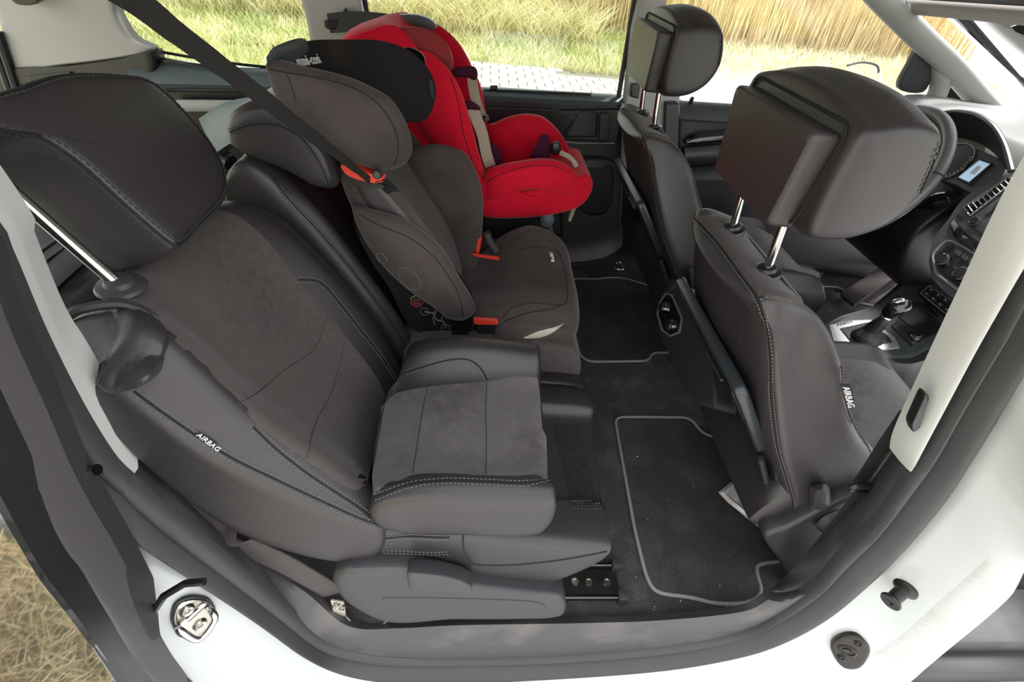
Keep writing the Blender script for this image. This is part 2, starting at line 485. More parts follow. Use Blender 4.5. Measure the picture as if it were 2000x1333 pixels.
struct(bk.add(vs, fs).build('bank', M['grass_ground']), 'grassy bank behind the paving')
blades('grass', 14000, (2.6, 9.4), (8.0, 10.3), .17, .010, .9, M['straw'], bank, 'pale straw-like grass ahead of the driver window')
blades('grass', 27000, (-9, 2.6), (7.6, 10.3), .17, .010, .9, M['blade_green'], bank, 'short green and straw grass in front of the reeds')
blades('grass', 4200, (-9, -1.3), (5.6, 7.8), .12, .010, .9, M['blade_green'], label='green grass at the kerb left of the paving')
blades('hay', 26000, (-9, 2), (9.2, 11.8), .55, .009, 1.5, M['hay'], bank, 'matted dry hay heaped along the bank')
blades('reed', 12000, (-2, 9.4), (9.9, 13), 1.35, .010, .22, M['blade_dry'], bank, 'tall dry reeds standing on the bank')
blades('reed', 5000, (-11, -1), (11, 13.5), 1.2, .012, .5, M['hay'], bank, 'dry reeds thinning out at the rear window')
blades('grass', 9000, (-2.6, -.7), (-.78, -.36), .07, .003, 1.2, M['blade_dry'], label='dry trampled grass beside the sliding door')
# kerb stones on the near side, seen reflected in the door glass
for i in range(5):
    x = -1.9+i*.24
    mb = MB().box((x, -1.06, GZ-.05), (x+.215, -.80, GZ+.06)); o = mb.build('kerb_stone', M['stone'], smooth=False, bevel=.02)
    tag(o, 'grey rough kerb stone in the row on the grass by the door', 'stone', 'kerb stones by the sliding door')

# ================================================================== CAR SHELL
# floor carpet
fl = MB().box((-.9, -.018, -.012), (1.75, 1.36, 0)); struct(fl.build('floor', M['carpet'], smooth=False))
fl = MB().box((-1.9, .02, .06), (-.5, 1.36, .10)); struct(fl.build('floor_cargo', M['carpet'], smooth=False))
# far side floor sill + wheel side
MBs = loft([V3([(-1.0, -.02), (-1.0, .08), (1.75, .08), (1.75, -.02)], y) for y in (1.30, 1.36, 1.42)], 2, 2, .01)
sl = ruled(Y([(900, 480), (1030, 500), (1110, 512), (1180, 503), (1215, 480)], 1.30), Y([(900, 440), (1030, 455), (1110, 462), (1180, 450), (1215, 430)], 1.37), 30, 6, 0, .01, .012, V((0, -.5, .86)))
o = sl.build('trim_1', M['plastic']); struct(o, 'dark sill trim of the far rear door')
# far wall lower skin (behind everything)
fw = MB().box((-1.9, 1.435, -.25), (1.75, 1.475, .58)); struct(fw.build('wall_far', M['plastic_black'], smooth=False))
fw2 = MB().box((-1.9, 1.475, -.35), (1.9, 1.50, .60)); struct(fw2.build('wall_far', M['white_paint'], smooth=False))

# ---- far rear door (sliding) panel
dp = MB(); dp.pillow(rp(Y([(880, 178), (1218, 196), (1205, 500), (1120, 520), (880, 500)], 1.40), .03), (0, -1, 0), BOXP(.006, .03, .02))
door1 = thing('door_1', 'far rear door with dark trim panel, handle and storage pocket', 'door', (.3, 1.42, 0)); door1['kind'] = 'structure'
dpo = obj('door_panel', dp, M['plastic'], door1)
# belt ledge
o = ruled(Y([(915, 168), (1000, 172), (1100, 178), (1222, 185)], 1.43), Y([(915, 184), (1000, 190), (1100, 195), (1216, 200)], 1.375), 20, 6, .002, .012, .004, V((0, -.4, .9))).build('window_ledge', M['blue_sheen_trim'], door1)
o = ruled(Y([(945, 172), (1155, 181)], 1.405), Y([(945, 177), (1155, 186)], 1.39), 6, 3, .002, .002, 0, V((0, -.4, .9))).build('blind_slot', M['plastic_black'], door1)
MB().pillow(rp(Y([(957, 170), (972, 170), (971, 178), (958, 178)], 1.40), .003), (0, -.5, .8), BOXP(.008, .004, .1)).build('blind_catch', M['plastic'], door1)
o = MB().pillow(rp(Y([(1090, 215), (1215, 213), (1205, 278), (1095, 272), (1120, 235)], 1.385), .01), (0, -1, 0), BOXP(.008, .02, .06)).build('handle_surround', M['plastic_grey'], door1)
MB().pillow(rp(Y([(1132, 218), (1168, 218), (1166, 268), (1102, 268), (1118, 245)], 1.375), .01), (0, -1, 0), BOXP(.003, .01, .06)).build('handle_recess', M['plastic_black'], door1)
MB().pillow(rp(Y([(1171, 220), (1190, 220), (1188, 274), (1168, 274)], 1.36), .008), (0, -1, 0), BOXP(.018, .008, .12)).build('door_handle', M['plastic'], door1)
MB().tube(Y([(1095, 277), (1130, 280), (1200, 280)], 1.372), .003, 6).build('trim_strip', M['alu'], door1)
MB().pillow(rp(Y([(945, 208), (1080, 213), (1062, 250), (950, 245)], 1.385), .006), (0, -1, 0), BOXP(.004, .01, .04)).build('panel_insert', M['plastic'], door1)
# pocket with pale rim
pk = cr(Y([(1132, 325), (1165, 318), (1198, 325), (1198, 380), (1190, 415), (1165, 422), (1135, 415), (1122, 380)], 1.365), 5)
MB().pillow(pk, (0, -1, 0), BOXP(.006, .03, .06)).build('door_pocket', M['plastic_black'], door1)
MB().tube(cr(Y([(1120, 378), (1128, 405), (1142, 420), (1165, 423), (1185, 418), (1196, 395)], 1.352), 5, False), .004, 6).build('pocket_rim', M['plastic_grey'], door1)
MB().pillow(cr(Y([(1100, 325), (1205, 322), (1210, 440), (1190, 490), (1110, 490), (1095, 420)], 1.372), 5), (0, -1, 0), BOXP(.012, .02, .06)).build('storage_bin', M['plastic'], door1)
# ---- far rear quarter panel
q = MB().pillow(rp(Y([(300, 165), (560, 172), (700, 178), (900, 178), (900, 500), (250, 520)], 1.40), .02), (0, -1, 0), BOXP(.005, .03, .02))
qp = struct(q.build('wall_rear_side', M['plastic_black']), 'dark side lining beside the luggage space')
o = ruled(Y([(258, 95), (300, 108), (420, 128), (540, 134), (700, 140)], 1.42), Y([(250, 158), (300, 163), (420, 166), (540, 170), (700, 172)], 1.34), 30, 8, .002, .02, .01, V((0, -.5, .8))).build('trim_2', M['blue_sheen_trim']); struct(o, 'blue-sheened ledge below the far rear window')
o = ruled(Y([(300, 112), (350, 120), (410, 127)], 1.388), Y([(305, 118), (350, 125), (410, 131)], 1.382), 10, 3, .003, .002, 0, V((0, -.5, .8))).build('trim_3', M['plastic_black']); struct(o)
o = ruled(Y([(330, 196), (470, 197)], 1.352), Y([(340, 218), (450, 218)], 1.352), 8, 4, .003, .01, .004, V((0, -1, 0))).build('trim_4', M['trim_light']); struct(o, 'pale strip on the side lining')
o = ruled(Y([(315, 168), (520, 171)], 1.36), Y([(325, 176), (500, 178)], 1.345), 8, 4, .003, .01, .002, V((0, -.6, .7))).build('trim_5', M['plastic_black']); struct(o)
# D pillar light trim, far rear
dl = MB().pillow(cr(Y([(-80, -60), (150, -60), (216, -20), (232, 30), (262, 75), (300, 97), (240, 112), (130, 126), (28, 134), (10, 70), (-20, 0)], 1.38), 5), (0, -1, 0), BOXP(.012, .04, .05))
struct(dl.build('trim_6', M['trim_light']), 'light grey upper trim of the far rear pillar')
dk = MB().pillow(cr(Y([(22, 134), (130, 128), (240, 113), (300, 100), (302, 160), (250, 170), (60, 180), (34, 168)], 1.37), 4), (0, -1, 0), BOXP(.010, .06, .05))
struct(dk.build('trim_7', M['plastic']), 'dark lower trim of the far rear pillar')
MB().pillow(rp(Y([(50, 150), (140, 140), (140, 158), (56, 166)], 1.355), .006), (0, -1, 0), BOXP(.004, .01, .08)).build('trim_8', M['plastic_black'])['kind'] = 'structure'
MB().pillow(cr(Y([(30, -12), (90, -12), (72, 8), (40, 6)], 1.33), 4), (0, -1, 0), BOXP(.02, .01, .1)).build('trim_9', M['plastic_black'])['kind'] = 'structure'
for i_, (a_, b_) in enumerate((((-6, 60), (36, 185)), ((-22, 60), (24, 190)))):
    MB().tube(Y([a_, b_], 1.36), .012, 8).build('trim_%d' % (10+i_), M['rubber'])['kind'] = 'structure'
# C pillar (far) light trim with belt
cp = MB().pillow(cr(Y([(585, -60), (700, -60), (706, 0), (716, 40), (730, 80), (740, 150), (600, 150), (606, 80), (598, 30)], 1.39), 5), (0, -1, 0), BOXP(.012, .03, .06))
struct(cp.build('trim_12', M['trim_light']), 'light grey pillar trim between the two far rear windows')
# B pillar far
bp_ = MB().pillow(rp(Y([(1262, -60), (1310, -60), (1290, 60), (1330, 170), (1310, 280), (1290, 330), (1215, 330), (1220, 196), (1235, 60)], 1.36), .01), (0, -1, 0), BOXP(.012, .04, .05))
struct(bp_.build('trim_13', M['trim_light']), 'light grey centre pillar trim on the far side')
b2 = MB().pillow(rp(Y([(1300, 200), (1325, 200), (1322, 330), (1296, 330)], 1.33), .005), (0, -1, 0), BOXP(.01, .03, .05)).build('trim_14', M['plastic_grey']); struct(b2)
MB().tube(Y([(1246, -40), (1208, 190)], 1.40), .008, 6).build('trim_15', M['rubber'])['kind'] = 'structure'
MB().tube(Y([(706, -40), (722, 60)], 1.41), .008, 6).build('trim_16', M['rubber'])['kind'] = 'structure'
MB().pillow(rp(Y([(1233, 163), (1250, 163), (1246, 192), (1231, 188)], 1.34), .003), (0, -1, 0), BOXP(.008, .004, .1)).build('trim_17', M['plastic_black'])['kind'] = 'structure'
# upper frame of far side (header rail above windows), outside of view but holds the glass
MB().box((-1.7, 1.30, 1.02), (1.2, 1.42, 1.10)).build('trim_18', M['trim_light'])['kind'] = 'structure'
# glass
def win(name, px, y, m, lb):
    o = MB().pillow(Y(px, y), (0, -1, 0), [(1, .002), (1, -.002)]).build(name, M[m], smooth=False); struct(o, lb); return o
win('window_1', [(150, -120), (700, -120), (700, 150), (300, 118), (225, 60)], 1.44, 'glass_tint', 'tinted rear quarter glass on the far side')
win('window_2', [(700, -120), (1275, -120), (1222, 192), (740, 172)], 1.445, 'glass_tint', 'tinted glass of the far rear door')
win('window_3', [(1290, -90), (1660, -90), (1805, 90), (1770, 200), (1640, 215), (1290, 205)], 1.43, 'glass_clear', 'clear glass of the driver door')
tag_s = MB().tube(cr(Y([(212, -30), (225, 20), (240, 60), (262, 84), (300, 98), (400, 116), (520, 131), (700, 140)], 1.425), 6, False), .005, 6).build('trim_19', M['gloss_black']); struct(tag_s)

# ---- driver door far front
door2 = thing('door_2', 'driver door trim with dark strip and armrest behind the seats', 'door', (.9, 1.42, 0)); door2['kind'] = 'structure'
MB().pillow(rp(Y([(1325, 203), (1455, 210), (1700, 222), (1800, 230), (1780, 560), (1320, 470)], 1.40), .02), (0, -1, 0), BOXP(.006, .03, .02)).build('door_panel', M['plastic'], door2)
ruled(Y([(1325, 196), (1455, 204), (1640, 216)], 1.42), Y([(1325, 232), (1455, 240), (1640, 252)], 1.36), 14, 6, .002, .012, .012, V((0, -.5, .8))).build('window_ledge', M['dash'], door2)
ruled(Y([(1340, 276), (1360, 263), (1440, 256), (1520, 250)], 1.37), Y([(1338, 282), (1360, 284), (1440, 276), (1520, 270)], 1.365), 14, 5, .003, .012, .004, V((0, -1, .1))).build('decor_strip', M['gloss_black'], door2)
ruled(Y([(1336, 290), (1400, 284), (1520, 280)], 1.37), Y([(1336, 322), (1400, 320), (1520, 318)], 1.37), 14, 5, .003, .012, .012, V((0, -1, .1))).build('panel_insert', M['plastic'], door2)
ruled(Y([(1340, 326), (1400, 322), (1520, 320)], 1.38), Y([(1350, 352), (1400, 352), (1520, 352)], 1.30), 14, 6, .003, .03, .012, V((0, -.3, .95))).build('armrest', M['plastic_grey'], door2)
MB().tube(Y([(1326, 230), (1328, 330), (1350, 380), (1380, 415)], 1.36), .004, 6).build('panel_gap', M['plastic_black'], door2)
MB().lathe(P(1350, 197, y=1.40), (0, -.3, 1), [(0, .012), (.006, .012), (.007, .006), (.008, -.01)]).build('lock_pin', M['plastic_black'], door2)

# ---- A pillar, quarter window, windscreen (far side)
ap = MB().tube(cr([P(1660, -70, y=1.36), P(1745, 20, y=1.36), P(1800, 75, y=1.37), P(1858, 130, y=1.37), P(1915, 195, y=1.37), P(1960, 240, y=1.36)], 6, False), [.03]*0 or .036, 12, flat=.75)
struct(ap.build('trim_20', M['trim_light']), 'light grey windscreen pillar trim beyond the steering wheel')
ap2 = MB().tube(cr([P(1838, 120, y=1.39), P(1838, 155, y=1.39), P(1830, 185, y=1.38), P(1812, 215, y=1.36)], 5, False), .030, 10, flat=.8)
struct(ap2.build('trim_21', M['trim_light']), 'light grey strut of the small front side window')
# mirror triangle / door frame front dark
tr_ = MB().pillow(cr(Y([(1797, 88), (1815, 112), (1818, 145), (1800, 180), (1755, 172), (1775, 125)], 1.41), 4), (0, -1, 0), BOXP(.01, .02, .08)); o = tr_.build('mirror_base', M['dash'], door2)
MB().tube(cr([P(1655, 128, y=1.50), P(1685, 122, y=1.53), P(1712, 128, y=1.55), P(1716, 142, y=1.55)], 5, False), .004, 6).build('mirror_rim', M['plastic_black'], door2)
win('window_4', [(1830, 215), (1850, 160), (1865, 150), (1900, 185), (1900, 205), (1880, 218)], 1.42, 'glass_clear', 'small fixed front side window')
# windscreen
ws = MB().add([(1.30, 1.36, 1.03), (1.30, .0, 1.05), (2.05, -.05, .70), (2.05, 1.36, .70)], [(0, 1, 2, 3)])
struct(ws.build('window_5', M['glass_clear'], smooth=False), 'windscreen glass')
MB().tube([V((1.33, 1.28, 1.01)), V((1.72, 1.30, .85)), V((2.0, 1.28, .70)), V((2.08, .7, .69)), V((2.08, 0, .69))], .010, 8).build('trim_22', M['gloss_black'])['kind'] = 'structure'
# roof lining and header
rf = loft([[V((x, y, zz)) for (y, zz) in ((.10, 1.10), (.4, 1.16), (1.0, 1.16), (1.38, 1.08), (1.38, 1.14), (1.0, 1.22), (.4, 1.22), (.10, 1.14))] for x in (-1.7, -.9, 0, .8, 1.25)], 3, 3, .01)
struct(rf.build('ceiling', M['headliner']))
hd = MB().tube([V((1.30, 1.52, .985)), V((1.30, 1.3, .997)), V((1.30, .9, 1.018)), V((1.30, .3, 1.05))], .022, 12)
struct(hd.build('trim_23', M['headliner']), 'padded grey header at the top of the windscreen')
hd = MB().tube([V((1.27, 1.52, 1.012)), V((1.27, 1.3, 1.024)), V((1.27, .9, 1.045)), V((1.27, .3, 1.075))], .012, 8)
struct(hd.build('trim_24', M['plastic']), 'dark edge above the windscreen header')

# ================================================================== NEAR DOOR OPENING
# pixel boundaries of the opening, from inside to outside
I_ = [(0, 395), (37, 482), (101, 625), (150, 700), (210, 805), (249, 885), (300, 925), (384, 1008), (500, 1096), (600, 1160), (680, 1224), (780, 1228), (900, 1222), (1140, 1218), (1300, 1212), (1448, 1196), (1500, 1172), (1540, 1144), (1572, 1112), (1620, 1058), (1700, 975), (1756, 905), (1800, 830), (1900, 640), (2000, 450)]
T1 = [(-60, 400), (0, 494), (75, 662), (150, 805), (214, 905), (252, 942), (330, 1010), (470, 1120), (560, 1194), (640, 1258), (720, 1280), (800, 1287), (900, 1288), (1100, 1282), (1300, 1264), (1440, 1238), (1520, 1200), (1590, 1150), (1640, 1095), (1700, 1035), (1765, 945), (1810, 880), (1860, 790), (1945, 645), (2040, 480)]
T2 = [(-75, 480), (0, 582), (75, 722), (139, 852), (190, 925), (245, 975), (320, 1045), (450, 1140), (545, 1212), (630, 1275), (715, 1298), (800, 1304), (900, 1303), (1100, 1297), (1300, 1280), (1440, 1252), (1530, 1212), (1600, 1165), (1660, 1105), (1720, 1045), (1790, 955), (1835, 890), (1885, 800), (1965, 665), (2060, 510)]
S1 = [(-100, 560), (-20, 640), (70, 780), (130, 900), (175, 970), (225, 1025), (292, 1072), (400, 1142), (510, 1215), (600, 1280), (690, 1318), (780, 1332), (900, 1333), (1100, 1322), (1300, 1306), (1450, 1280), (1540, 1250), (1620, 1205), (1700, 1140), (1765, 1075), (1840, 985), (1885, 915), (1940, 825), (2010, 700), (2100, 560)]
def y3(pts, y):
    q = [P(a, b, y=y) for a, b in pts]
    if pts[0][0] <= 0: q.insert(0, V((q[0].x-.035, y+.01, 1.10)))
    if pts[-1][0] >= 1990: q.append(V((q[-1].x-.01, y+.01, 1.10)))
    return q
no = V((0, -1, 0))
yI = lambda p: -.024 if 640 < p[0] < 1520 else (.0 if 560 < p[0] < 1580 else .012)
o = ruled([P(a, b, y=yI((a, b))) for a, b in I_[5:]], y3(T1[5:], -.035), 160, 8, .001, .02, .006, V((0, -.8, .6))); sill_o = o.build('trim_25', M['sill']); struct(sill_o, 'dark grained sill and pillar trim inside the near door opening')
o = ruled(y3(T1[5:], -.036), y3(T2[5:], -.045), 160, 4, .001, .012, .005, no).build('trim_26', M['rubber']); struct(o, 'inner lip of the door opening seal')
o = ruled(y3(T1[:6], -.036), y3(T2[:6], -.045), 40, 4, .001, .012, .005, no).build('trim_27', M['rubber']); struct(o, 'inner lip of the door seal at the rear pillar')
o = ruled(y3(T2, -.046), y3(S1, -.06), 200, 8, .001, .02, .014, no).build('trim_28', M['rubber']); struct(o, 'thick black rubber seal around the near door opening')
o = ruled(y3(I_[:6], -.005), y3(T1[:6], -.035), 40, 6, .001, .02, .005, no); struct(o.build('trim_29', M['trim_light']), 'light grey rear pillar trim strip')
# near B-pillar pale trim
o = ruled(y3([(1756, 900), (1763, 868), (1800, 790), (1900, 590), (2030, 340)], -.02), y3([(1780, 922), (1790, 905), (1846, 800), (1935, 635), (2080, 400)], -.04), 40, 6, .002, .02, .006, no); struct(o.build('trim_30', M['trim_light']), 'light grey centre pillar trim at the near side')
MB().pillow(rp(Y([(1802, 762), (1810, 768), (1790, 832), (1778, 840), (1774, 824)], -.03), .004), no, BOXP(.006, .006, .1)).build('trim_31', M['plastic_black'])['kind'] = 'structure'
# white body jamb
W1 = [(60, 900), (100, 960), (160, 1060), (230, 1200), (300, 1330), (400, 1440), (550, 1500), (700, 1500), (900, 1500), (1100, 1500), (1300, 1480), (1500, 1460), (1690, 1400), (1776, 1333), (1800, 1312), (1852, 1268), (1920, 1212), (1976, 1160), (2000, 1112), (2080, 950), (2200, 800)]
S1w = [(80, 800), (130, 900), (175, 970), (225, 1025), (292, 1072), (400, 1142), (510, 1215), (600, 1280), (690, 1318), (900, 1333), (1100, 1322), (1300, 1306), (1450, 1280), (1540, 1250), (1620, 1205), (1700, 1140), (1765, 1075), (1840, 985), (1885, 915), (1940, 825), (2050, 640)]
jb = ruled(y3(S1w, -.050), y3(W1, -.13), 160, 14, .001, .03, .03, V((0, -1, 0)), edge=False)
jamb = jb.build('wall_near', M['white_paint']); struct(jamb, 'white painted body frame around the near door opening')
o = ruled([(1560, 1326), (1680, 1290), (1760, 1240), (1840, 1170), (1930, 1090)], [(1690, 1345), (1770, 1325), (1848, 1262), (1912, 1204), (1965, 1150)], 50, 8, .0008, .003, 0, objs=[jamb]).build('trim_35', M['white_dirty']); struct(o, 'road-dirt smeared lower edge of the white centre pillar')
# front door sill beyond the pillar
MB().box((.80, -.06, -.12), (2.2, .05, .015)).build('trim_32', M['sill'], bevel=.01)['kind'] = 'structure'
MB().box((.84, -.10, -.2), (2.2, -.055, -.035)).build('trim_33', M['rubber'], bevel=.01)['kind'] = 'structure'
MB().box((.80, -.20, -.38), (2.2, -.09, -.10)).build('wall_front', M['white_paint'], bevel=.02)['kind'] = 'structure'
MB().box((-.9, -.045, -.38), (.75, .0, -.20)).build('wall_sill', M['white_paint'], bevel=.01)['kind'] = 'structure'

MB().box((-1.75, .0, 1.10), (1.3, .14, 1.17)).build('trim_36', M['trim_light'], bevel=.02)['kind'] = 'structure'
MB().box((-1.75, -.03, 1.175), (1.3, 1.46, 1.235)).build('roof', M['white_paint'], bevel=.02)['kind'] = 'structure'
# striker (chrome) on the rear jamb
def placed(px, py, objs):
    h = hit(px, py, objs); n = h[1].normalized(); return h[0], n
st = thing('door_striker', 'chrome door striker loop on a round plate at the rear of the white frame', 'door striker', tuple(hit(385, 1208, [jamb])[0]))
p, n = placed(385, 1208, [jamb]); pl = (p+n*.004, n)
plate = rp(PL([(345, 1180), (372, 1168), (405, 1172), (418, 1190), (412, 1220), (385, 1246), (350, 1240), (336, 1210)], pl), .012)
MB().pillow(plate, n, BOXP(.004, .004, .06)).build('plate', M['steel'], st)
MB().pillow([q+n*.0 for q in rp(PL([(340, 1178), (372, 1163), (410, 1168), (423, 1190), (415, 1224), (385, 1250), (346, 1245), (331, 1210)], pl), .012)], n, BOXP(.0015, .004, .03)).build('gasket', M['plastic_black'], st)
def bolt(px, py, r=.010):
    q = P(px, py, pl=(p+n*.008, n)); MB().lathe(q, n, [(0, .001), (r*.35, .001), (r*.4, .004), (r*.75, .005), (r, .002), (r*1.1, -.003)], 20).build('bolt', M['steel'], st)
bolt(365, 1192); bolt(390, 1220)
lp = [P(350, 1228, pl=(p+n*.006, n)), P(352, 1232, pl=(p+n*.035, n)), P(388, 1250, pl=(p+n*.042, n)), P(418, 1215, pl=(p+n*.038, n)), P(416, 1198, pl=(p+n*.033, n)), P(400, 1185, pl=(p+n*.006, n))]
MB().tube(cr(lp, 6, False), .0048, 10).build('loop', M['chrome'], st)
MB().tube(PL([(355, 1222), (402, 1180)], (p+n*.013, n)), .004, 8).build('crossbar', M['chrome'], st)
# guide pin
p, n = placed(1768, 1150, [jamb]); gp = thing('guide_pin', 'black flanged guide pin sticking out of the white pillar', 'guide pin', tuple(p))
n2 = V((-.86, -.46, -.24)).normalized()
MB().lathe(p, n2, [(0, -.01), (.0165, -.01), (.018, .002), (.015, .004), (.0105, .006), (.0100, .030), (.0135, .032), (.0150, .035), (.0140, .038), (.005, .038), (.004, .036), (0, .036)], 28).build('pin', M['plastic_black'], gp)
# lower catch
p, n = placed(1658, 1270, [jamb]); lc = thing('lock_catch', 'black oval catch plate with two screws low on the white pillar', 'catch', tuple(p)); pl = (p+n*.003, n)
MB().pillow(cr(PL([(1622, 1262), (1628, 1248), (1650, 1238), (1675, 1240), (1697, 1262), (1696, 1278), (1680, 1300), (1655, 1303), (1636, 1290)], pl), 5), n, BOXP(.006, .004, .08)).build('plate', M['catch'], lc)
for (a_, b_, r_) in ((1655, 1272, .016), (1676, 1257, .007), (1643, 1284, .007)):
    MB().lathe(P(a_, b_, pl=(p+n*.009, n)), n, [(0, .001), (r_*.45, .002), (r_*.5, -.001), (r_*.7, -.001), (r_*.8, .002), (r_, .001), (r_*1.02, -.004)], 22).build('boss', M['catch'], lc)

# ---- sliding door pushed back (edge, seal and dark glass)
sdr = thing('sliding_door', 'slid-back rear door, dark edge with rubber profile and tinted glass', 'door', (-.5, -.2, 0))
DR = [(-70, 440), (0, 600), (40, 690), (96, 800), (152, 924), (200, 1008), (240, 1072), (296, 1176), (332, 1252), (368, 1292), (420, 1345), (480, 1440)]
DL = [(-170, 640), (-120, 760), (-60, 880), (0, 995), (40, 1065), (80, 1132), (120, 1182), (160, 1235), (195, 1285), (228, 1335), (260, 1390), (300, 1470)]
mid1 = [((a[0]*.72+b[0]*.28), (a[1]*.72+b[1]*.28)) for a, b in zip(DR, DL)]
mid2 = [((a[0]*.40+b[0]*.60), (a[1]*.40+b[1]*.60)) for a, b in zip(DR, DL)]
ruled(y3(DR, -.10), y3(mid1, -.135), 60, 6, .001, .03, .008, V((.3, -.9, 0))).build('door_seal', M['rubber'], sdr)
ruled(y3(mid1, -.137), y3(mid2, -.165), 60, 8, .001, .03, .010, V((.3, -.9, 0))).build('door_edge', M['edge_grey'], sdr)
ruled(y3(mid2, -.167), y3(DL, -.20), 60, 6, .001, .02, .006, V((.3, -.9, 0))).build('window_seal', M['plastic_black'], sdr)
gl_ = y3(DL, -.2); gl_[0].z = 1.02
gl_ = [p for p in gl_ if p.z > -.3]
ruled(gl_, [V((-1.5, -.2, p.z)) for p in gl_], 40, 3, .001, .004, 0, V((0, -1, 0)), edge=False).build('window_glass', M['door_glass'], sdr)
# little guide stub on the seal
MB().tube(Y([(163, 925), (190, 918)], -.085), .006, 8).build('roller_stub', M['chrome'], sdr)
MB().tube(Y([(300, 1195), (320, 1165), (362, 1140), (400, 1137)], -.10), .005, 6).build('cable_seal', M['plastic_black'], sdr)
# ================================================================== SEATS
def hr_post(mb_parent, a, b, r=.0065, bezel=True, bm='plastic_black', ax=None, bs_=1.0, bo_=0):
    MB().tube([V(a), V(b)], r, 14).build('headrest_post', M['chrome'], mb_parent)
    if bezel:
        ax = (V(b)-V(a)).normalized() if ax is None else V(ax)
        MB().lathe(V(a)+ax*(bo_-.002), ax, [(q*bs_, h_) for q, h_ in [(0, .012), (.009, .012), (.0125, .011), (.015, .006), (.022, .004), (.024, 0), (.022, -.004), (0, -.006)]], 28).build('post_bezel', M[bm], mb_parent)

# ---------------- front passenger seat
fs = thing('front_seat', 'near front passenger seat seen from behind, dark leather with suede top and airbag tag', 'seat', (.75, .31, 0), 'front seats')
near = Y([(1478, 592, .17), (1500, 650, .15), (1507, 760, .125), (1520, 880, .105), (1543, 960, .095), (1550, 1006, .09), (1620, 1004, .09), (1700, 975, .09), (1716, 908, .09), (1672, 845, .10), (1648, 765, .115), (1636, 690, .13), (1606, 628, .15), (1560, 588, .17), (1510, 576, .17)])
CYF = .31
def mirror(l, c): return [V((p.x, 2*c-p.y, p.z)) for p in l]
def mid(l, y, rear, front, top):
    out = []
    for i, p in enumerate(l):
        q = p.copy(); q.y = y
        if i <= 4: q.x += rear
        elif 8 <= i <= 11: q.x += front
        if i in (0, 12, 13, 14): q.z += top
        out.append(q)
    return out
def lerpY(l, t): return [V((p.x, p.y+(CYF-p.y)*t, p.z)) for p in l]
secs = [near, mid(near, .19, -.012, .004, -.004)]
for i_, p in enumerate(secs[1]): p.y = near[i_].y+.03
s2 = mid(near, CYF-.06, -.022, -.03, -.008); s3 = mid(near, CYF, -.026, -.035, -.008)
secs = [near, secs[1], s2, s3, mirror(s2, CYF), mirror(secs[1], CYF), mirror(near, CYF)]
back = loft(secs, 5, 5, .012, ladder=True).build('backrest', M['leather_grey'], fs)
ruled([(1358, 424), (1400, 470), (1440, 525), (1482, 580)], [(1408, 418), (1462, 452), (1522, 524), (1580, 600)], 30, 10, .0035, .003, .001, objs=[back]).build('suede_strip', M['suede_back'], fs)
seam([(1356, 427), (1400, 474), (1440, 528), (1480, 584), (1498, 640), (1505, 700), (1507, 780), (1518, 870), (1535, 930), (1548, 975), (1550, 1002)], [back], fs)
seam([(1483, 582), (1510, 574), (1550, 574), (1590, 603)], [back], fs, dbl=False)
seam([(1590, 603), (1622, 640), (1640, 700), (1648, 770), (1664, 825), (1690, 865), (1712, 905)], [back], fs)
seam([(1476, 590), (1452, 630), (1440, 690), (1437, 760), (1446, 800)], [back], fs, stitch=False, r=.001)
# headrest
prof = [(.425, .925), (.445, .938), (.49, .945), (.53, .930), (.55, .870), (.535, .820), (.50, .790), (.46, .780), (.428, .788), (.420, .85)]
def hrsec(y, s, dz=0): c = (.485, .86); return V3([(c[0]+(a-c[0])*(1 if a < .44 else s), c[1]+(b-c[1])*s+dz) for a, b in prof], y)
hd_ = loft([hrsec(.172, .90), hrsec(.20, .99), hrsec(.25, 1.03, .006), hrsec(.31, 1.04, .008), hrsec(.37, 1.03, .006), hrsec(.42, .99), hrsec(.448, .90)], 5, 5, .012).build('headrest', M['leather'], fs)
sh_ = MB().pillow(rp([V((.42, .188, .912)), V((.42, .428, .912)), V((.425, .412, .782)), V((.425, .205, .782))], .010), (-1, 0, .03), BOXP(.032, .03, .05)).build('headrest_shell', M['leather_grey'], fs)
for yy in (.245, .385): hr_post(fs, (.452, yy, .692), (.44, yy, .80), ax=(-.25, -.05, 1))
rim = rp([V((.4215, .182, .925)), V((.4215, .438, .925)), V((.4215, .425, .79)), V((.4215, .195, .79))], .02)
MB().tube(resamp(rim, 80, True), .0022, 6, closed=True).build('seam', M['seam'], fs)
mb = MB(); rr = resamp(rim, 170, True)
for i in range(0, 170): mb.tube([rr[i]+V((.012, 0, 0))+((rr[i]-V((.42, .31, .86))).normalized())*.0055, rr[i]+V((.012, 0, 0))+((rr[i]-V((.42, .31, .86))).normalized())*.0055+(rr[(i+1) % 170]-rr[i])*.6], .0008, 4)
mb.build('stitching', M['stitch_dark'], fs, stuff=True)
seam([(1838, 235), (1836, 280), (1810, 350), (1770, 420), (1722, 462)], [hd_], fs, dbl=False)
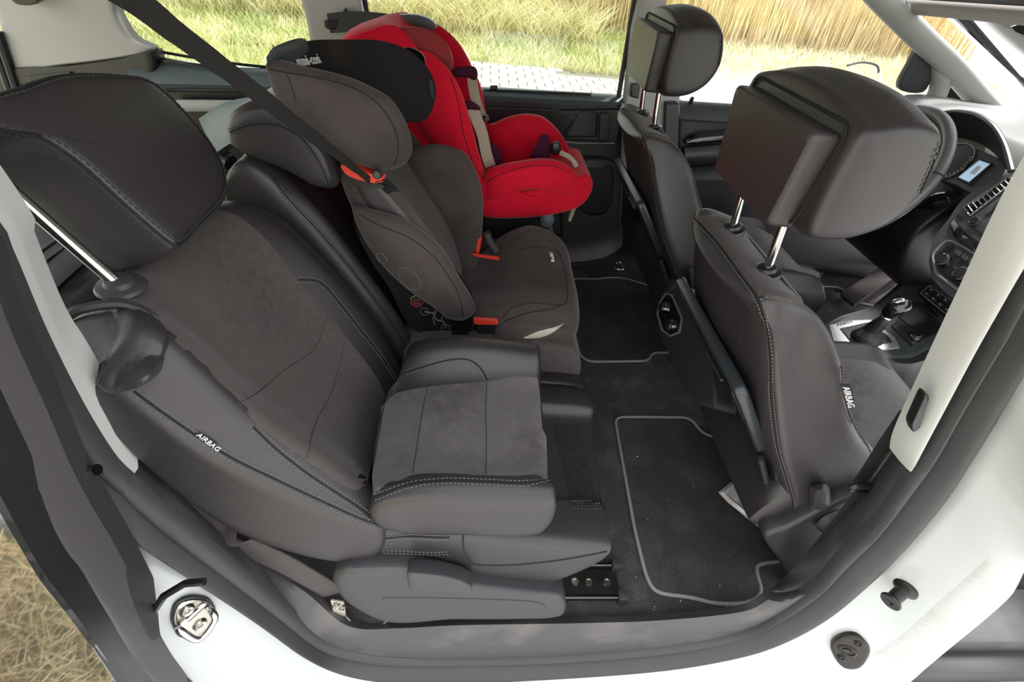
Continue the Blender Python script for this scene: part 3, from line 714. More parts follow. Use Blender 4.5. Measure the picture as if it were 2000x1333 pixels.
# folding table on the back
ta, tb_ = P(1442, 768, y=.14), P(1488, 890, y=.14)
tn = (tb_-ta).cross(V((0, 1, 0))).normalized()
if tn.x > 0: tn = -tn
far_ = lambda p, y: V((p.x, y, p.z))
MB().pillow(rp([ta, far_(ta, .485), far_(tb_, .485), tb_], .02), tn, BOXP(.006, .016, .03)).build('table_panel', M['table_trim'], fs)
ti, tj = ta.lerp(tb_, .10), ta.lerp(tb_, .97)
MB().pillow(rp([far_(ti, .16), far_(ti, .465), far_(tj, .465), far_(tj, .16)], .015), tn, BOXP(.009, .01, .03)).build('table_recess', M['gloss_black'], fs)
MB().tube([far_(ti.lerp(tj, .2), .22)+tn*.011, far_(ti.lerp(tj, .2), .30)+tn*.011], .003, 6).build('table_latch', M['table_trim'], fs)
tc_ = P(1518, 1046, y=.12)
MB().tube([far_(tb_, .135)+tn*.004, far_(tb_.lerp(tc_, .5), .128), far_(tc_, .12)], .006, 8).build('table_hinge_arm', M['plastic'], fs)
tb2 = tb_+V((.016, 0, .0))
MB().pillow(rp([far_(tb2, .12), far_(tb2, .50), far_(tc_, .50), far_(tc_, .12)], .02), tn, BOXP(.002, .02, .03)).build('back_lower_panel', M['plastic_black'], fs)
# cushion
cp_ = [(.56, .24), (.60, .20), (.90, .18), (1.04, .21), (1.07, .27), (1.02, .318), (.85, .328), (.62, .313)]
def cs(y, dz, s=1): return V3([(a, b+(dz if b > .29 else 0)) for a, b in cp_], y)
cush = loft([cs(.095, .0), cs(.12, .025), cs(.16, .01), cs(.22, -.005), cs(.31, -.008), cs(.40, -.005), cs(.46, .01), cs(.50, .025), cs(.525, .0)], 4, 5, .012).build('cushion', M['leather'], fs)
ruled(V3([(.66, .328), (.85, .338), (.96, .338), (1.045, .314)], .168), V3([(.66, .328), (.85, .338), (.96, .338), (1.045, .314)], .452), 24, 8, .0, .03, -.006, V((0, 0, 1))).build('suede_insert', M['suede'], fs)
seam([(1640, 712), (1680, 708), (1705, 722), (1725, 745)], [cush], fs)
# base box, recliner cover
bx = loft([V3([(.70, .06), (.68, .14), (.64, .26), (.70, .27), (1.0, .24), (1.02, .08), (.98, .02), (.74, .02)], y) for y in (.10, .14, .48, .52)], 3, 4, .005).build('seat_frame', M['plastic_black'], fs)
sc = MB().pillow(cr(Y([(1488, 1040), (1530, 1020), (1590, 990), (1650, 965), (1712, 950), (1760, 1000), (1690, 1080), (1600, 1120), (1560, 1140), (1540, 1128), (1520, 1090)], .07), 5), (0, -1, 0), BOXP(.012, .03, .06)).build('side_cover', M['plastic'], fs)
MB().lathe(P(1628, 1022, y=.052), (0.1, -1, .1), [(0, .022), (.010, .022), (.012, .016), (.022, .013), (.026, .008), (.030, -.004)], 28).build('recliner_dial', M['plastic_grey'], fs)
lv = MB().rings([rp(Y([(1582, 950), (1610, 944), (1620, 952), (1626, 992), (1606, 1004), (1580, 996)], .085), .006), rp(Y([(1582, 950), (1610, 944), (1620, 952), (1626, 992), (1606, 1004), (1580, 996)], .068), .006), rp(Y([(1594, 958), (1606, 956), (1612, 962), (1616, 986), (1600, 992), (1590, 985)], .055), .004)])
lv.build('release_lever', M['plastic_grey'], fs)
# driver seat is the same seat, set beyond
ds = copy_tree(fs, (0, .69, .008)); ds['label'] = 'driver seat beyond the gear console, pale-sheened leather back with folded table'
# airbag tag (near seat only)
tb = MB().pillow(rp(Y([(1640, 750), (1662, 752), (1669, 783), (1648, 780)], .074), .002), (-.4, -1, 0), BOXP(.0015, .0015, .03)).build('airbag_tag', M['tag_black'], fs, label='black tag lettered AIRBAG')
a_ = P(1645, 754, y=.072); b_ = P(1652, 779, y=.072); n_ = V((-.4, -1, 0)).normalized()
text('AIRBAG', .0115, 0, 0, 0, 0, None, M['white_print'], tb, pt=(a_+n_*.002, n_, b_+n_*.002))
fs['label'] = 'near front passenger seat seen from behind, with recliner lever and airbag tag on its side'

# ---------------- near second-row seat
rs = thing('passenger_seat', 'near rear seat with suede centre, raised child cushion and tall headrest', 'seat', (0, .2, 0), 'second row seats')
rearp = [(-.415, .60), (-.395, .477), (-.335, .335), (-.23, .252), (-.15, .255)]
rearm = [(-.45, .62), (-.42, .48), (-.36, .32), (-.25, .22), (-.18, .20)]
secs = [
 V3([(-.123, .345), (-.197, .414), (-.306, .525), (-.372, .640), (-.400, .655)]+rearp, .0),
 V3([(-.112, .345), (-.180, .425), (-.275, .545), (-.338, .675), (-.390, .685)]+rearp, .045),
 V3([(-.160, .270), (-.212, .40), (-.300, .53), (-.385, .672), (-.43, .692)]+rearm, .11),
 V3([(-.170, .245), (-.228, .39), (-.312, .53), (-.395, .675), (-.44, .695)]+rearm, .20),
 V3([(-.165, .250), (-.222, .39), (-.306, .53), (-.390, .675), (-.44, .695)]+rearm, .29),
 V3([(-.150, .270), (-.185, .39), (-.262, .545), (-.360, .672), (-.42, .688)]+rearm, .37),
 V3([(-.158, .265), (-.185, .375), (-.250, .510), (-.340, .640), (-.400, .662)]+rearm, .415)]
rback = loft(secs, 6, 5, .010, ladder=True).build('backrest', M['leather'], rs)
A_ = [(328, 668), (380, 700), (440, 760), (500, 828), (560, 875), (620, 915), (680, 955), (714, 962)]
B_ = [(235, 525), (330, 440), (430, 415), (505, 460), (575, 540), (640, 615), (700, 690), (742, 745)]
A2 = [(150, 612), (240, 604), (300, 618), (345, 670), (440, 758), (500, 828), (560, 876), (620, 916), (680, 955), (714, 958)]
B2 = [(215, 540), (300, 470), (380, 425), (450, 415), (520, 468), (580, 545), (640, 612), (690, 675), (735, 735), (752, 770)]
rins = ruled(A2, B2, 60, 20, .002, .008, .003, objs=[rback]).build('suede_insert', M['suede_back'], rs, label='brownish suede centre panel')
cA = Y([(128, 634, .055), (165, 612, .065), (235, 602, .08), (285, 615, .085), (322, 645, .08), (330, 668, .07)])
cB = Y([(158, 715, .014), (185, 748, .006), (213, 769, -.004), (250, 762, -.018), (292, 738, -.012), (318, 700, .02)])
cov = ruled(cA, cB, 40, 16, .007, .03, .005, V((.35, -.6, .6)).normalized(), conform=[rback]).build('shoulder_cover', M['leather_grey'], rs)
MB().tube(cr([p+V((.003, -.005, .009)) for p in cA], 6, False), .006, 8).build('cover_rim', M['leather_grey'], rs)
seam([(262, 765), (330, 815), (440, 888), (540, 938), (640, 985), (700, 1012), (748, 1030)], [rback], rs)
seam([(495, 835), (540, 878), (600, 925), (660, 965), (705, 995), (738, 1025)], [rback], rs)
seam([(582, 547), (625, 552), (665, 595), (700, 640), (740, 690), (775, 745)], [rback], rs)
seam([(640, 615), (615, 680), (560, 720), (500, 770), (462, 790)], [rins], rs, dbl=False, stitch=False, r=.0008, mat=M['seam_soft'])
seam([(672, 672), (650, 760), (615, 830), (600, 895)], [rins], rs, dbl=False, stitch=False, r=.0008, mat=M['seam_soft'])
tg = ruled([(382, 838), (428, 865)], [(380, 850), (424, 876)], 8, 3, .002, .002, 0, objs=[rback]).build('airbag_tag', M['tag_black'], rs, label='black tag lettered AIRBAG')
text('AIRBAG', .0095, 383, 850, 422, 873, [tg], M['white_print'], tg)
# headrest
pn = V((.88, 0, .47)).normalized(); p0 = V((-.36, .1, .75))
face = [(-70, 232), (0, 256), (70, 268), (150, 318), (240, 400), (325, 472), (350, 478), (385, 442), (432, 392), (438, 345), (420, 300), (380, 245), (300, 166), (230, 150), (120, 150), (30, 178), (-60, 205)]
fl_ = cr(PL(face, (p0, pn)), 5)
hb = MB().pillow(fl_, pn, [(0, .008), (.6, .008), (.86, .0075), (.94, .006), (.985, .0025), (1, 0), (1.025, -.008), (1.04, -.03), (1.035, -.06), (.99, -.085), (.9, -.10), (.6, -.11), (0, -.112)]).build('headrest', M['leather'], rs)
ctr = sum(fl_, V((0, 0, 0)))/len(fl_)
for off, sc_ in ((0.002, 1.0),):
    MB().tube([ctr+(q-ctr)*sc_+pn*off for q in fl_], .0018, 5, closed=True).build('seam', M['seam'], rs)
mb = MB()
for sc_, off in ((.965, .007), (1.035, -.006)):
    L_ = resamp([ctr+(q-ctr)*sc_+pn*off for q in fl_], 110, True)
    for i in range(110): mb.tube([L_[i], L_[i].lerp(L_[(i+1) % 110], .6)], .0009, 4)
mb.build('stitching', M['stitch_dark'], rs, stuff=True)
hb0 = hit(238, 563, [rins, rback]); pe_ = P(-4, 352, y=hb0[0].y-.004)
hr_post(rs, hb0[0], pe_, r=.0075, ax=hb0[1], bm='plastic_grey', bs_=1.1, bo_=.004)
hr_post(rs, (-.435, .27, .687), (-.51, .27, .84), r=.0075, ax=(.25, -.05, 1), bm='plastic')
# raised child cushion
bo = [(-.140, .395), (-.132, .362), (-.094, .341), (.0, .339), (.10, .337), (.130, .360)]
def bs(y, f, m1, m2, r, xr=0): return V3([(a+(xr if a < -.09 else 0), b) for a, b in bo]+[(.132, f-.012), (.105, f), (.0, m1), (-.08, m2), (-.128+xr, r)], y)
boost = loft([bs(.0, .440, .446, .442, .425), bs(.018, .447, .452, .446, .43), bs(.04, .432, .436, .430, .415), bs(.08, .418, .420, .414, .40, -.01), bs(.16, .412, .414, .408, .392, -.015), bs(.235, .412, .412, .405, .39, -.012), bs(.27, .425, .425, .418, .40), bs(.30, .452, .458, .448, .425, .005), bs(.33, .452, .460, .450, .43, .01), bs(.352, .43, .44, .435, .42, .01)], 5, 5, .010).build('child_cushion', M['leather'], rs)
bins = ruled([(722, 955), (733, 968), (800, 930), (870, 925), (930, 928), (1000, 930), (1050, 928), (1070, 944)], [(752, 790), (775, 768), (830, 757), (880, 751), (930, 747), (980, 741), (1010, 736), (1058, 738)], 40, 16, .002, .008, .002, objs=[boost]).build('suede_insert', M['suede'], rs, label='brushed grey suede seat pad')
seam([(733, 972), (800, 948), (870, 940), (950, 942), (1020, 945), (1072, 938)], [boost], rs)
seam([(793, 728), (850, 710), (890, 702), (920, 705), (940, 722), (951, 742)], [boost], rs)
seam([(835, 757), (826, 800), (818, 850), (806, 925)], [bins], rs, dbl=False, stitch=True, r=.0009, mat=M['seam_soft'])
seam([(951, 745), (949, 800), (950, 860), (949, 926)], [bins], rs, dbl=False, stitch=True, r=.0009, mat=M['seam_soft'])
# lower seat frame with textured panel
lo = [(-.13, .22), (-.13, .33), (-.07, .333), (.0, .322)]
def ls(y, a, b, c, fr=.25): return V3([(-.14, .22), (-.135, a), (-.07, a+.003), (.0, a-.003), (.10, b), (fr-.02, c), (fr, c-.015), (fr-.03, c-.07), (.14, .15), (.0, .16), (-.10, .17)], y)
base = loft([ls(.002, .33, .306, .280, .247), ls(.02, .335, .312, .288, .250), ls(.085, .325, .306, .286, .252), ls(.11, .30, .275, .262, .256), ls(.20, .30, .27, .258, .262), ls(.30, .30, .27, .26, .268), ls(.33, .31, .29, .282, .272), ls(.385, .30, .285, .275, .268), ls(.405, .27, .26, .25, .25)], 5, 5, .006).build('seat_base', M['plastic'], rs)
seam([(752, 1052), (800, 1048), (850, 1050), (878, 1050)], [base], rs)
seam([(748, 1078), (800, 1080), (850, 1082), (878, 1080)], [base], rs)
MB().tube([a for a, _ in surfline([(905, 1040), (905, 1070), (914, 1090), (930, 1103), (1000, 1104), (1090, 1095), (1185, 1078)], [base])], .0016, 6).build('panel_gap', M['seam'], rs)
mb = MB()
for i in range(15):
    for j in range(34):
        px = 1082+i*6.3+j*1.1+(j % 2)*3; py = 832+j*4.9
        if px > 1172-(33-j)*1.05 or px < 1076: continue
        h = hit(px, py, [base])
        if h: mb.lathe(h[0], h[1], [(0, .0028), (.0018, .0024), (.0028, -.0005)], 6)
if mb.v: mb.build('raised_studs', M['plastic'], rs, stuff=True)
# side trim with handle
st_ = cr(Y([(652, 1128), (660, 1108), (690, 1098), (770, 1096), (830, 1100), (900, 1118), (925, 1132), (1000, 1142), (1080, 1152), (1102, 1165), (1104, 1188), (1090, 1196), (1040, 1198), (960, 1199), (880, 1199), (800, 1206), (750, 1204), (710, 1188), (672, 1162)], -.012), 5)
trim = MB().pillow(st_, (0, -1, .15), BOXP(.014, .05, .08)).build('side_trim', M['plastic_grey'], rs)
MB().pillow(rp(Y([(795, 1108), (850, 1112), (900, 1124), (924, 1138), (920, 1150), (880, 1148), (800, 1144)], -.028), .01), (0, -1, .25), BOXP(.012, .02, .12)).build('recline_handle', M['plastic_grey'], rs)
MB().tube([a for a, _ in surfline([(750, 1172), (760, 1168), (900, 1170), (1040, 1176), (1068, 1190)], [trim])], .0012, 5).build('panel_line', M['plastic'], rs)
# rails
rail = thing('seat_rail', 'metal floor rail with black slide bars in front of the near rear seat', 'rail', (.27, .06, 0))
MB().box((.10, .035, .001), (.335, .095, .010)).build('rail_bed', M['plastic_black'], rail, bevel=.002)
MB().tube([V((.10, .030, .018)), V((.335, .030, .018))], .006, 10).build('slide_bar', M['gloss_black'], rail)
MB().tube([V((.10, .098, .018)), V((.335, .098, .018))], .005, 10).build('slide_bar', M['gloss_black'], rail)
for yy in (.03, .098): MB().box((.325, yy-.010, .004), (.347, yy+.010, .030)).build('end_cap', M['plastic_grey'], rail, bevel=.003)
for xx in (.24, .27, .31): MB().lathe(V((xx, .065, .010)), (0, 0, 1), [(0, .002), (.004, .002), (.0045, .004), (.008, .004), (.009, 0)], 16).build('rail_bolt', M['steel'], rail)
for (px, py) in ((1148, 832), (1148, 850), (1160, 902), (1162, 920)):
    q = P(px, py, z=.06); MB().box(q-V((.012, .006, .008)), q+V((.008, .006, .008))).build('latch_stub', M['plastic_grey'], rs, bevel=.002)
MB().box((.19, .10, .02), (.265, .36, .20)).build('front_skirt', M['plastic_black'], rs, bevel=.01)
MB().box((-.15, .03, .02), (.19, .38, .16)).build('seat_frame', M['plastic_black'], rs, bevel=.01)

# ---------------- middle second-row seat
ms = thing('passenger_seat', 'middle rear seat carrying the black child seat, headrest pushed down', 'seat', (0, .65, 0), 'second row seats')
mr = [(-.447, .64), (-.42, .48), (-.36, .32), (-.25, .22), (-.18, .20)]
def mback(y, o_): return V3([(-.155+o_, .30), (-.170+o_, .375), (-.240+o_, .513), (-.318+o_, .648), (-.385, .722), (-.425, .712)]+mr, y)
mbk = loft([mback(.455, 0), mback(.475, .012), mback(.52, -.01), mback(.65, -.03), mback(.78, -.01), mback(.83, .012), mback(.85, 0)], 4, 5, .012, ladder=True).build('backrest', M['leather'], ms)
seam([(520, 325), (535, 350), (560, 385), (620, 450), (680, 520), (735, 590), (790, 670)], [mbk], ms, smat=M['stitch_dark'])
mh = [(-.434, .745), (-.425, .785), (-.385, .812), (-.34, .815), (-.30, .795), (-.265, .740), (-.258, .68), (-.29, .672), (-.34, .70), (-.40, .722)]
def mhs(y, s): c = V((-.35, y, .745)); return [c+(V((a, y, b))-c)*s for a, b in mh]
mhd = loft([mhs(.485, .93), mhs(.50, 1), mhs(.56, .97), mhs(.65, .93), mhs(.74, .97), mhs(.80, 1), mhs(.815, .93)], 4, 5, .012).build('headrest', M['leather'], ms)
seam([(449, 258), (490, 244), (540, 244), (590, 270), (625, 320), (645, 370)], [mhd], ms, smat=M['stitch_dark'])
MB().lathe(P(497, 301, y=.53), (-.3, 0, 1), [(0, .01), (.008, .01), (.012, .006), (.02, .003), (.021, -.004)], 20).build('post_bezel', M['plastic_black'], ms)
def mcs(y, dz): return V3([(-.14, .22), (.15, .16), (.235, .17), (.262, .25), (.25, .32+dz), (.20, .345+dz), (.05, .345+dz), (-.14, .33+dz)], y)
mcu = loft([mcs(.45, -.01), mcs(.47, .0), mcs(.60, -.005), mcs(.70, -.005), mcs(.83, 0), mcs(.85, -.01)], 4, 5, .010).build('cushion', M['suede_back'], ms)
def mss(y, s): return V3([(.05, .18), (.22, .15), (.27, .18), (.276, .235), (.25, .262), (.15, .270), (.05, .27)], y)
mss_ = loft([mss(.415, 0), mss(.43, 0), mss(.46, 0), mss(.49, 0)], 3, 5, .010).build('cushion_bolster', M['leather'], ms)
seam([(1055, 708), (1090, 707), (1115, 700), (1126, 692)], [mss_], ms)
MB().box((-.15, .47, .02), (.20, .84, .20)).build('seat_frame', M['plastic_black'], ms, bevel=.01)
# far second-row seat
ff = copy_tree(ms, (0, .43, 0), skip=('headrest', 'post_bezel', 'stitching', 'seam'))
ff['label'] = 'far rear seat under the red child seat, next to the far door'
# ================================================================== CHILD SEATS
def wing(px, y, th=.025, dy=0, dx=0, n=(0, -1, 0), b=None, k=5):
    l = [p+V((dx, dy, 0)) for p in cr(Y(px, y), k)]
    b = th if b is None else b
    return MB().pillow(l, n, [(0, th), (.35, th*.98), (.65, th*.88), (.82, th*.70), (.93, th*.42), (.985, th*.15), (1, 0), (.985, -b*.2), (.93, -b*.6), (.8, -b*.9), (.5, -b), (0, -b)])
cs_ = thing('child_seat', 'dark grey child booster seat with winged headrest and white lettering', 'child seat', (0, .65, .33), 'child seats')
HW = [(522, 122), (521, 138), (535, 180), (560, 232), (590, 262), (650, 297), (700, 320), (745, 333), (785, 324), (803, 302), (804, 275), (792, 237), (766, 197), (738, 178), (690, 155), (640, 140), (585, 128), (545, 117)]
hw1 = wing(HW, .485, .028, b=.03).build('head_wing', M['brown_fabric'], cs_)
HF = [(600, 80, .60), (680, 77, .68), (740, 79, .72), (790, 94, .75), (825, 120, .76), (847, 155, .76), (851, 185, .76), (844, 215, .76), (828, 236, .76), (800, 238, .74), (770, 228, .70), (730, 205, .64), (690, 190, .57), (630, 170, .54), (565, 140, .52), (575, 100, .56)]
hw2 = MB().pillow(cr(Y(HF), 5), (.3, -.85, .4), [(0, -.004), (.5, -.003), (.8, .0), (.93, .004), (.985, .003), (1, 0), (.99, -.012), (.95, -.022), (.8, -.028), (0, -.03)]).build('head_wing', M['black_fabric'], cs_)
hl = [(-.335, .855), (-.305, .862), (-.285, .845), (-.262, .82), (-.235, .78), (-.19, .73), (-.23, .715), (-.30, .76), (-.355, .82)]
hb_ = loft([V3([(a+d, b) for a, b in hl], y) for y, d in ((.50, .02), (.54, 0), (.62, -.01), (.70, 0), (.74, .02))], 4, 5, .01).build('head_pad', M['black_fabric'], cs_)
# top cap
ruled(Y([(520, 112, .47), (530, 100, .49), (560, 86, .54), (592, 79, .57)]), Y([(548, 112, .50), (560, 104, .51), (585, 96, .55), (602, 88, .58)]), 14, 6, .004, .02, .006, V((.2, -.3, .9))).build('top_cap', M['dash'], cs_)
text('maxi-cosi', .024, 583, 131, 640, 121, [hw2], M['white_print'], hw2, sq=.62, depth=.002)
# far wing label
MB().pillow(rp(Y([(838, 156), (844, 158), (849, 192), (843, 192)], .72), .001), (-.3, -1, 0), BOXP(.001, .001)).build('side_label', M['tag_black'], cs_)
MB().pillow(cr(Y([(793, 93), (815, 98), (830, 112), (829, 128), (818, 122), (800, 106)], .80), 4), (0, -1, .3), BOXP(.012, .02, .1)).build('hinge_cover', M['gloss_black'], cs_)
seam([(524, 135), (560, 142), (620, 152), (690, 172), (740, 205), (770, 250), (778, 290), (770, 322)], [hw1], cs_, stitch=False, r=.0011)
seam([(560, 146), (570, 170), (578, 200)], [hw1], cs_, stitch=False, r=.0008)
# red belt guide below the wing
MB().pillow(rp(Y([(664, 320), (690, 318), (716, 332), (752, 345), (752, 354), (735, 356), (700, 349), (675, 338)], .47), .006), (0, -1, .1), BOXP(.010, .02, .08)).build('belt_guide', M['red_plastic'], cs_)
MB().pillow(cr(Y([(670, 334), (700, 346), (750, 357), (752, 364), (715, 364), (690, 352)], .475), 3), (0, -1, 0), BOXP(.01, .02, .08)).build('guide_base', M['plastic_black'], cs_)
MB().lathe(P(737, 340, y=.455), (0, -1, .2), [(0, .012), (.006, .011), (.008, .006), (.008, -.006)], 16).build('guide_button', M['plastic_grey'], cs_)
# back shell
bl = [(-.26, .70), (-.20, .70), (-.12, .60), (-.05, .48), (-.02, .38), (-.03, .34), (-.09, .33), (-.16, .42), (-.22, .54)]
bk_ = loft([V3([(a+d, b) for a, b in bl], y) for y, d in ((.50, .02), (.54, -.01), (.65, -.02), (.76, -.01), (.80, .02))], 4, 5, .01).build('back_pad', M['brown_fabric'], cs_)
ruled([(690, 352), (712, 395), (745, 425), (790, 450)], [(730, 350), (775, 400), (830, 470), (880, 530)], 20, 8, .003, .01, .0, objs=[bk_]).build('back_liner', M['leather_grey'], cs_)
BP = [(790, 305), (815, 288), (850, 281), (885, 288), (912, 303), (934, 345), (943, 395), (940, 465), (930, 520), (912, 562), (890, 545), (882, 500), (868, 450), (840, 400), (805, 350)]
bw2 = wing(BP, .74, .035, b=.03, n=(.35, -.9, .2)).build('back_wing', M['brown_fabric'], cs_)
BW = [(688, 410), (700, 405), (760, 420), (800, 438), (845, 470), (875, 505), (900, 550), (926, 592), (926, 612), (905, 625), (880, 622), (850, 600), (800, 565), (755, 525), (720, 480), (700, 445)]
bw1 = wing(BW, .475, .028, b=.03).build('back_wing', M['brown_fabric'], cs_)
seam([(700, 418), (740, 440), (800, 465), (850, 505), (885, 555), (900, 590), (905, 622)], [bw1], cs_, stitch=False, r=.0011)
# lower shell, black, with stickers
LS = [(692, 425), (720, 500), (760, 560), (790, 620), (830, 655), (880, 668), (922, 665), (928, 620), (900, 560), (800, 470)]
lsh = MB().pillow(cr(Y(LS, .50), 4), (0, -1, 0), BOXP(.010, .05, .06)).build('side_shell', M['plastic_black'], cs_)
LG = MB().pillow(cr(Y([(895, 612), (926, 606), (918, 640), (905, 668), (880, 668), (885, 640)], .485), 4), (0, -1, 0), BOXP(.01, .02, .08)).build('shell_corner', M['gloss_black'], cs_)
def flatcirc(px, py, r, y, m, name, ring=False):
    c = P(px, py, y=y); l = [c+V((cos(t)*r*.9, 0, sin(t)*r)) for t in [2*pi*i/28 for i in range(28)]]
    if ring: MB().tube(l, .0008, 5, closed=True).build(name, M[m], cs_)
    else: MB().pillow(l, (0, -1, 0), [(0, .0006), (1, .0006), (1, -.001), (0, -.001)]).build(name, M[m], cs_)
flatcirc(814, 588, .0145, .4875, 'tag_black', 'sticker'); 
c_ = P(814, 588, y=.4865)
for a0, a1, m_ in ((20, 170, 'sticker_green'), (180, 370, 'sticker_red')):
    MB().tube([c_+V((cos(radians(t))*.0135, -.001, sin(radians(t))*.0145)) for t in range(a0, a1, 12)], .001, 5).build('sticker_rim', M[m_], cs_)
mb = MB(); random.seed(4)
for i in range(14):
    q = c_+V((random.uniform(-.007, .007), -.0015, random.uniform(-.009, .009))); mb.lathe(q, (0, -1, 0), [(0, .0006), (.0016, .0003), (.0018, -.0003)], 6)
mb.build('sticker_print', M['dull_red'], cs_)
flatcirc(829, 609, .010, .4865, 'print_grey', 'sticker_wheel', True); flatcirc(870, 641, .011, .4865, 'print_grey', 'sticker_wheel', True)
mb = MB()
for pp in ([(829, 609), (845, 612), (852, 625)], [(852, 625), (866, 628), (870, 641)], [(845, 612), (858, 604), (866, 615), (874, 622)], [(852, 600), (851, 612), (846, 622), (849, 634)], [(858, 604), (866, 612), (862, 626)]):
    mb.tube(Y(pp, .4865), .0018, 5)
mb.lathe(P(852, 598, y=.4865), (0, -1, 0), [(0, .001), (.003, .0005), (.0035, -.0005)], 10)
mb.build('sticker_rider', M['print_grey'], cs_)
for px, py, a, b in ((745, 505, .012, .014), (800, 545, .026, .028)):
    c = []
    for t in range(0, 360, 12):
        x_ = px+cos(radians(t))*a*700+sin(radians(t))*b*420; y_ = py+cos(radians(t))*a*760+sin(radians(t))*b*-330
        h = hit(x_, y_, [bw1])
        if h: c.append(h[0]+h[1]*.0005)
    if len(c) > 6: MB().tube(c, .0007, 4).build('embroidery', M['print_grey'], cs_)
# seat part
def sps(y, l): return V3(l, y)
sp = loft([sps(.485, [(.05, .36), (.07, .315), (.13, .275), (.20, .275), (.235, .32), (.225, .37), (.16, .385), (.09, .385)]),
           sps(.53, [(-.02, .36), (.05, .275), (.14, .25), (.22, .27), (.255, .335), (.235, .395), (.14, .408), (.04, .39)]),
           sps(.62, [(-.06, .36), (.04, .275), (.14, .25), (.23, .28), (.262, .35), (.238, .405), (.14, .405), (.02, .37)]),
           sps(.72, [(-.06, .36), (.04, .275), (.14, .25), (.23, .28), (.262, .35), (.238, .41), (.14, .41), (.02, .37)]),
           sps(.79, [(.0, .36), (.05, .28), (.14, .26), (.23, .28), (.26, .36), (.23, .435), (.15, .455), (.06, .40)]),
           sps(.84, [(.05, .38), (.08, .32), (.13, .29), (.20, .30), (.225, .37), (.20, .425), (.15, .445), (.09, .42)])], 6, 5, .015).build('seat_pad', M['brown_fabric'], cs_)
seam([(1012, 490), (1045, 482), (1075, 486), (1100, 500)], [sp], cs_, stitch=False, r=.0011)
seam([(1076, 470), (1096, 505), (1107, 550), (1106, 590), (1085, 596), (1040, 592), (1000, 602), (982, 622)], [sp], cs_, stitch=False, r=.0011)
seam([(985, 628), (1030, 612), (1080, 604), (1095, 596)], [sp], cs_, stitch=False, r=.0013)
text('RodiFIX', .013, 1083, 512, 1079, 490, [sp], M['white_print'], sp, depth=.003)
ruled([(1022, 660), (1050, 648), (1080, 640), (1100, 632)], [(1030, 662), (1055, 660), (1080, 650), (1101, 633)], 14, 5, .001, .004, .001, objs=[sp]).build('reflective_flash', M['silver_cloth'], cs_)
MB().pillow(rp(Y([(924, 622), (972, 625), (974, 633), (926, 632)], .475), .003), (0, -1, .2), BOXP(.006, .01, .08)).build('belt_guide', M['red_plastic'], cs_)
MB().pillow(rp(Y([(930, 633), (990, 635), (1000, 668), (930, 668)], .49), .003), (0, -1, .2), BOXP(.006, .03, .08)).build('pad_base', M['plastic_black'], cs_)
MB().pillow(rp(Y([(915, 494), (930, 496), (975, 502), (975, 509), (930, 502)], .70), .003), (0, -1, .6), BOXP(.004, .008, .08)).build('belt_guide', M['red_plastic'], cs_)
MB().pillow(rp(Y([(934, 466), (941, 462), (936, 496), (929, 496)], .72), .003), (-.2, -1, .2), BOXP(.004, .008, .08)).build('guide_side', M['red_plastic'], cs_)
MB().pillow(rp(Y([(920, 480), (932, 466), (930, 496), (914, 496)], .73), .003), (-.2, -1, .2), BOXP(.008, .01, .08)).build('guide_block', M['plastic_black'], cs_)
MB().tube(Y([(950, 455), (955, 470), (968, 490)], .74), [.010, .011, .012], 10).build('buckle_lever', M['plastic_grey'], cs_)
MB().tube(Y([(640, 450), (700, 455)], .6), .001, 4)

# ---- red child seat
rc = thing('child_seat', 'red child car seat with beige harness on the far rear seat', 'child seat', (0, 1.08, .33), 'child seats')
RN = [(790, 150), (800, 105), (825, 98), (850, 108), (880, 140), (903, 185), (920, 240), (936, 300), (946, 340), (948, 385), (925, 385), (890, 340), (850, 290), (815, 240)]
rn = wing(RN, .965, .032, b=.03).build('side_bolster', M['red_fabric'], rc)
RF = [(800, 42), (840, 42), (870, 58), (897, 85), (915, 115), (930, 148), (938, 165), (948, 215), (950, 260), (920, 270), (890, 230), (850, 150), (820, 90)]
rf_ = wing(RF, 1.20, .03, b=.03).build('side_bolster', M['red_fabric'], rc)
seam([(880, 152), (895, 200), (905, 260), (925, 320), (945, 350)], [rn], rc, stitch=False, r=.0012)
rbl = [(-.345, .80), (-.26, .865), (-.20, .86), (-.13, .76), (-.06, .62), (-.03, .48), (-.05, .40), (-.14, .42), (-.25, .60)]
rb_ = loft([V3([(a+d, b) for a, b in rbl], y) for y, d in ((.97, .01), (1.0, -.01), (1.08, -.02), (1.16, -.01), (1.20, .01))], 4, 5, .012).build('back_pad', M['red_fabric'], rc)
hd2 = MB().pillow(cr(Y([(715, 80), (745, 63), (780, 55), (815, 55), (850, 68), (873, 92), (884, 120), (882, 135), (862, 128), (820, 112), (770, 100), (730, 92)], .995), 5), (.4, -.6, .35), DOME(.035, .03)).build('head_cushion', M['dull_red'], rc)
MB().tube(cr(Y([(732, 58), (745, 48), (780, 40), (815, 40), (838, 48), (846, 58)], 1.17), 4, False), [.018]*21, 10, flat=.7).build('head_handle', M['blue_sheen_trim'], rc)
MB().tube(Y([(790, 40), (792, 52)], 1.155), .004, 6).build('release_button', M['red_plastic'], rc)
ruled(Y([(697, 72, 1.10), (725, 62, 1.10), (755, 60, 1.10)]), Y([(703, 84, 1.02), (735, 92, 1.02), (760, 100, 1.02)]), 10, 6, .004, .03, .012, V((0, -.3, .9))).build('top_pad', M['red_fabric'], rc)
RA = [(945, 352), (955, 332), (985, 322), (1020, 316), (1060, 311), (1090, 315), (1115, 328), (1130, 345), (1130, 365), (1122, 376), (1095, 372), (1060, 366), (1020, 368), (985, 376), (955, 390), (943, 385)]
ra = wing(RA, .945, .03, b=.035).build('arm_bolster', M['red_fabric'], rc)
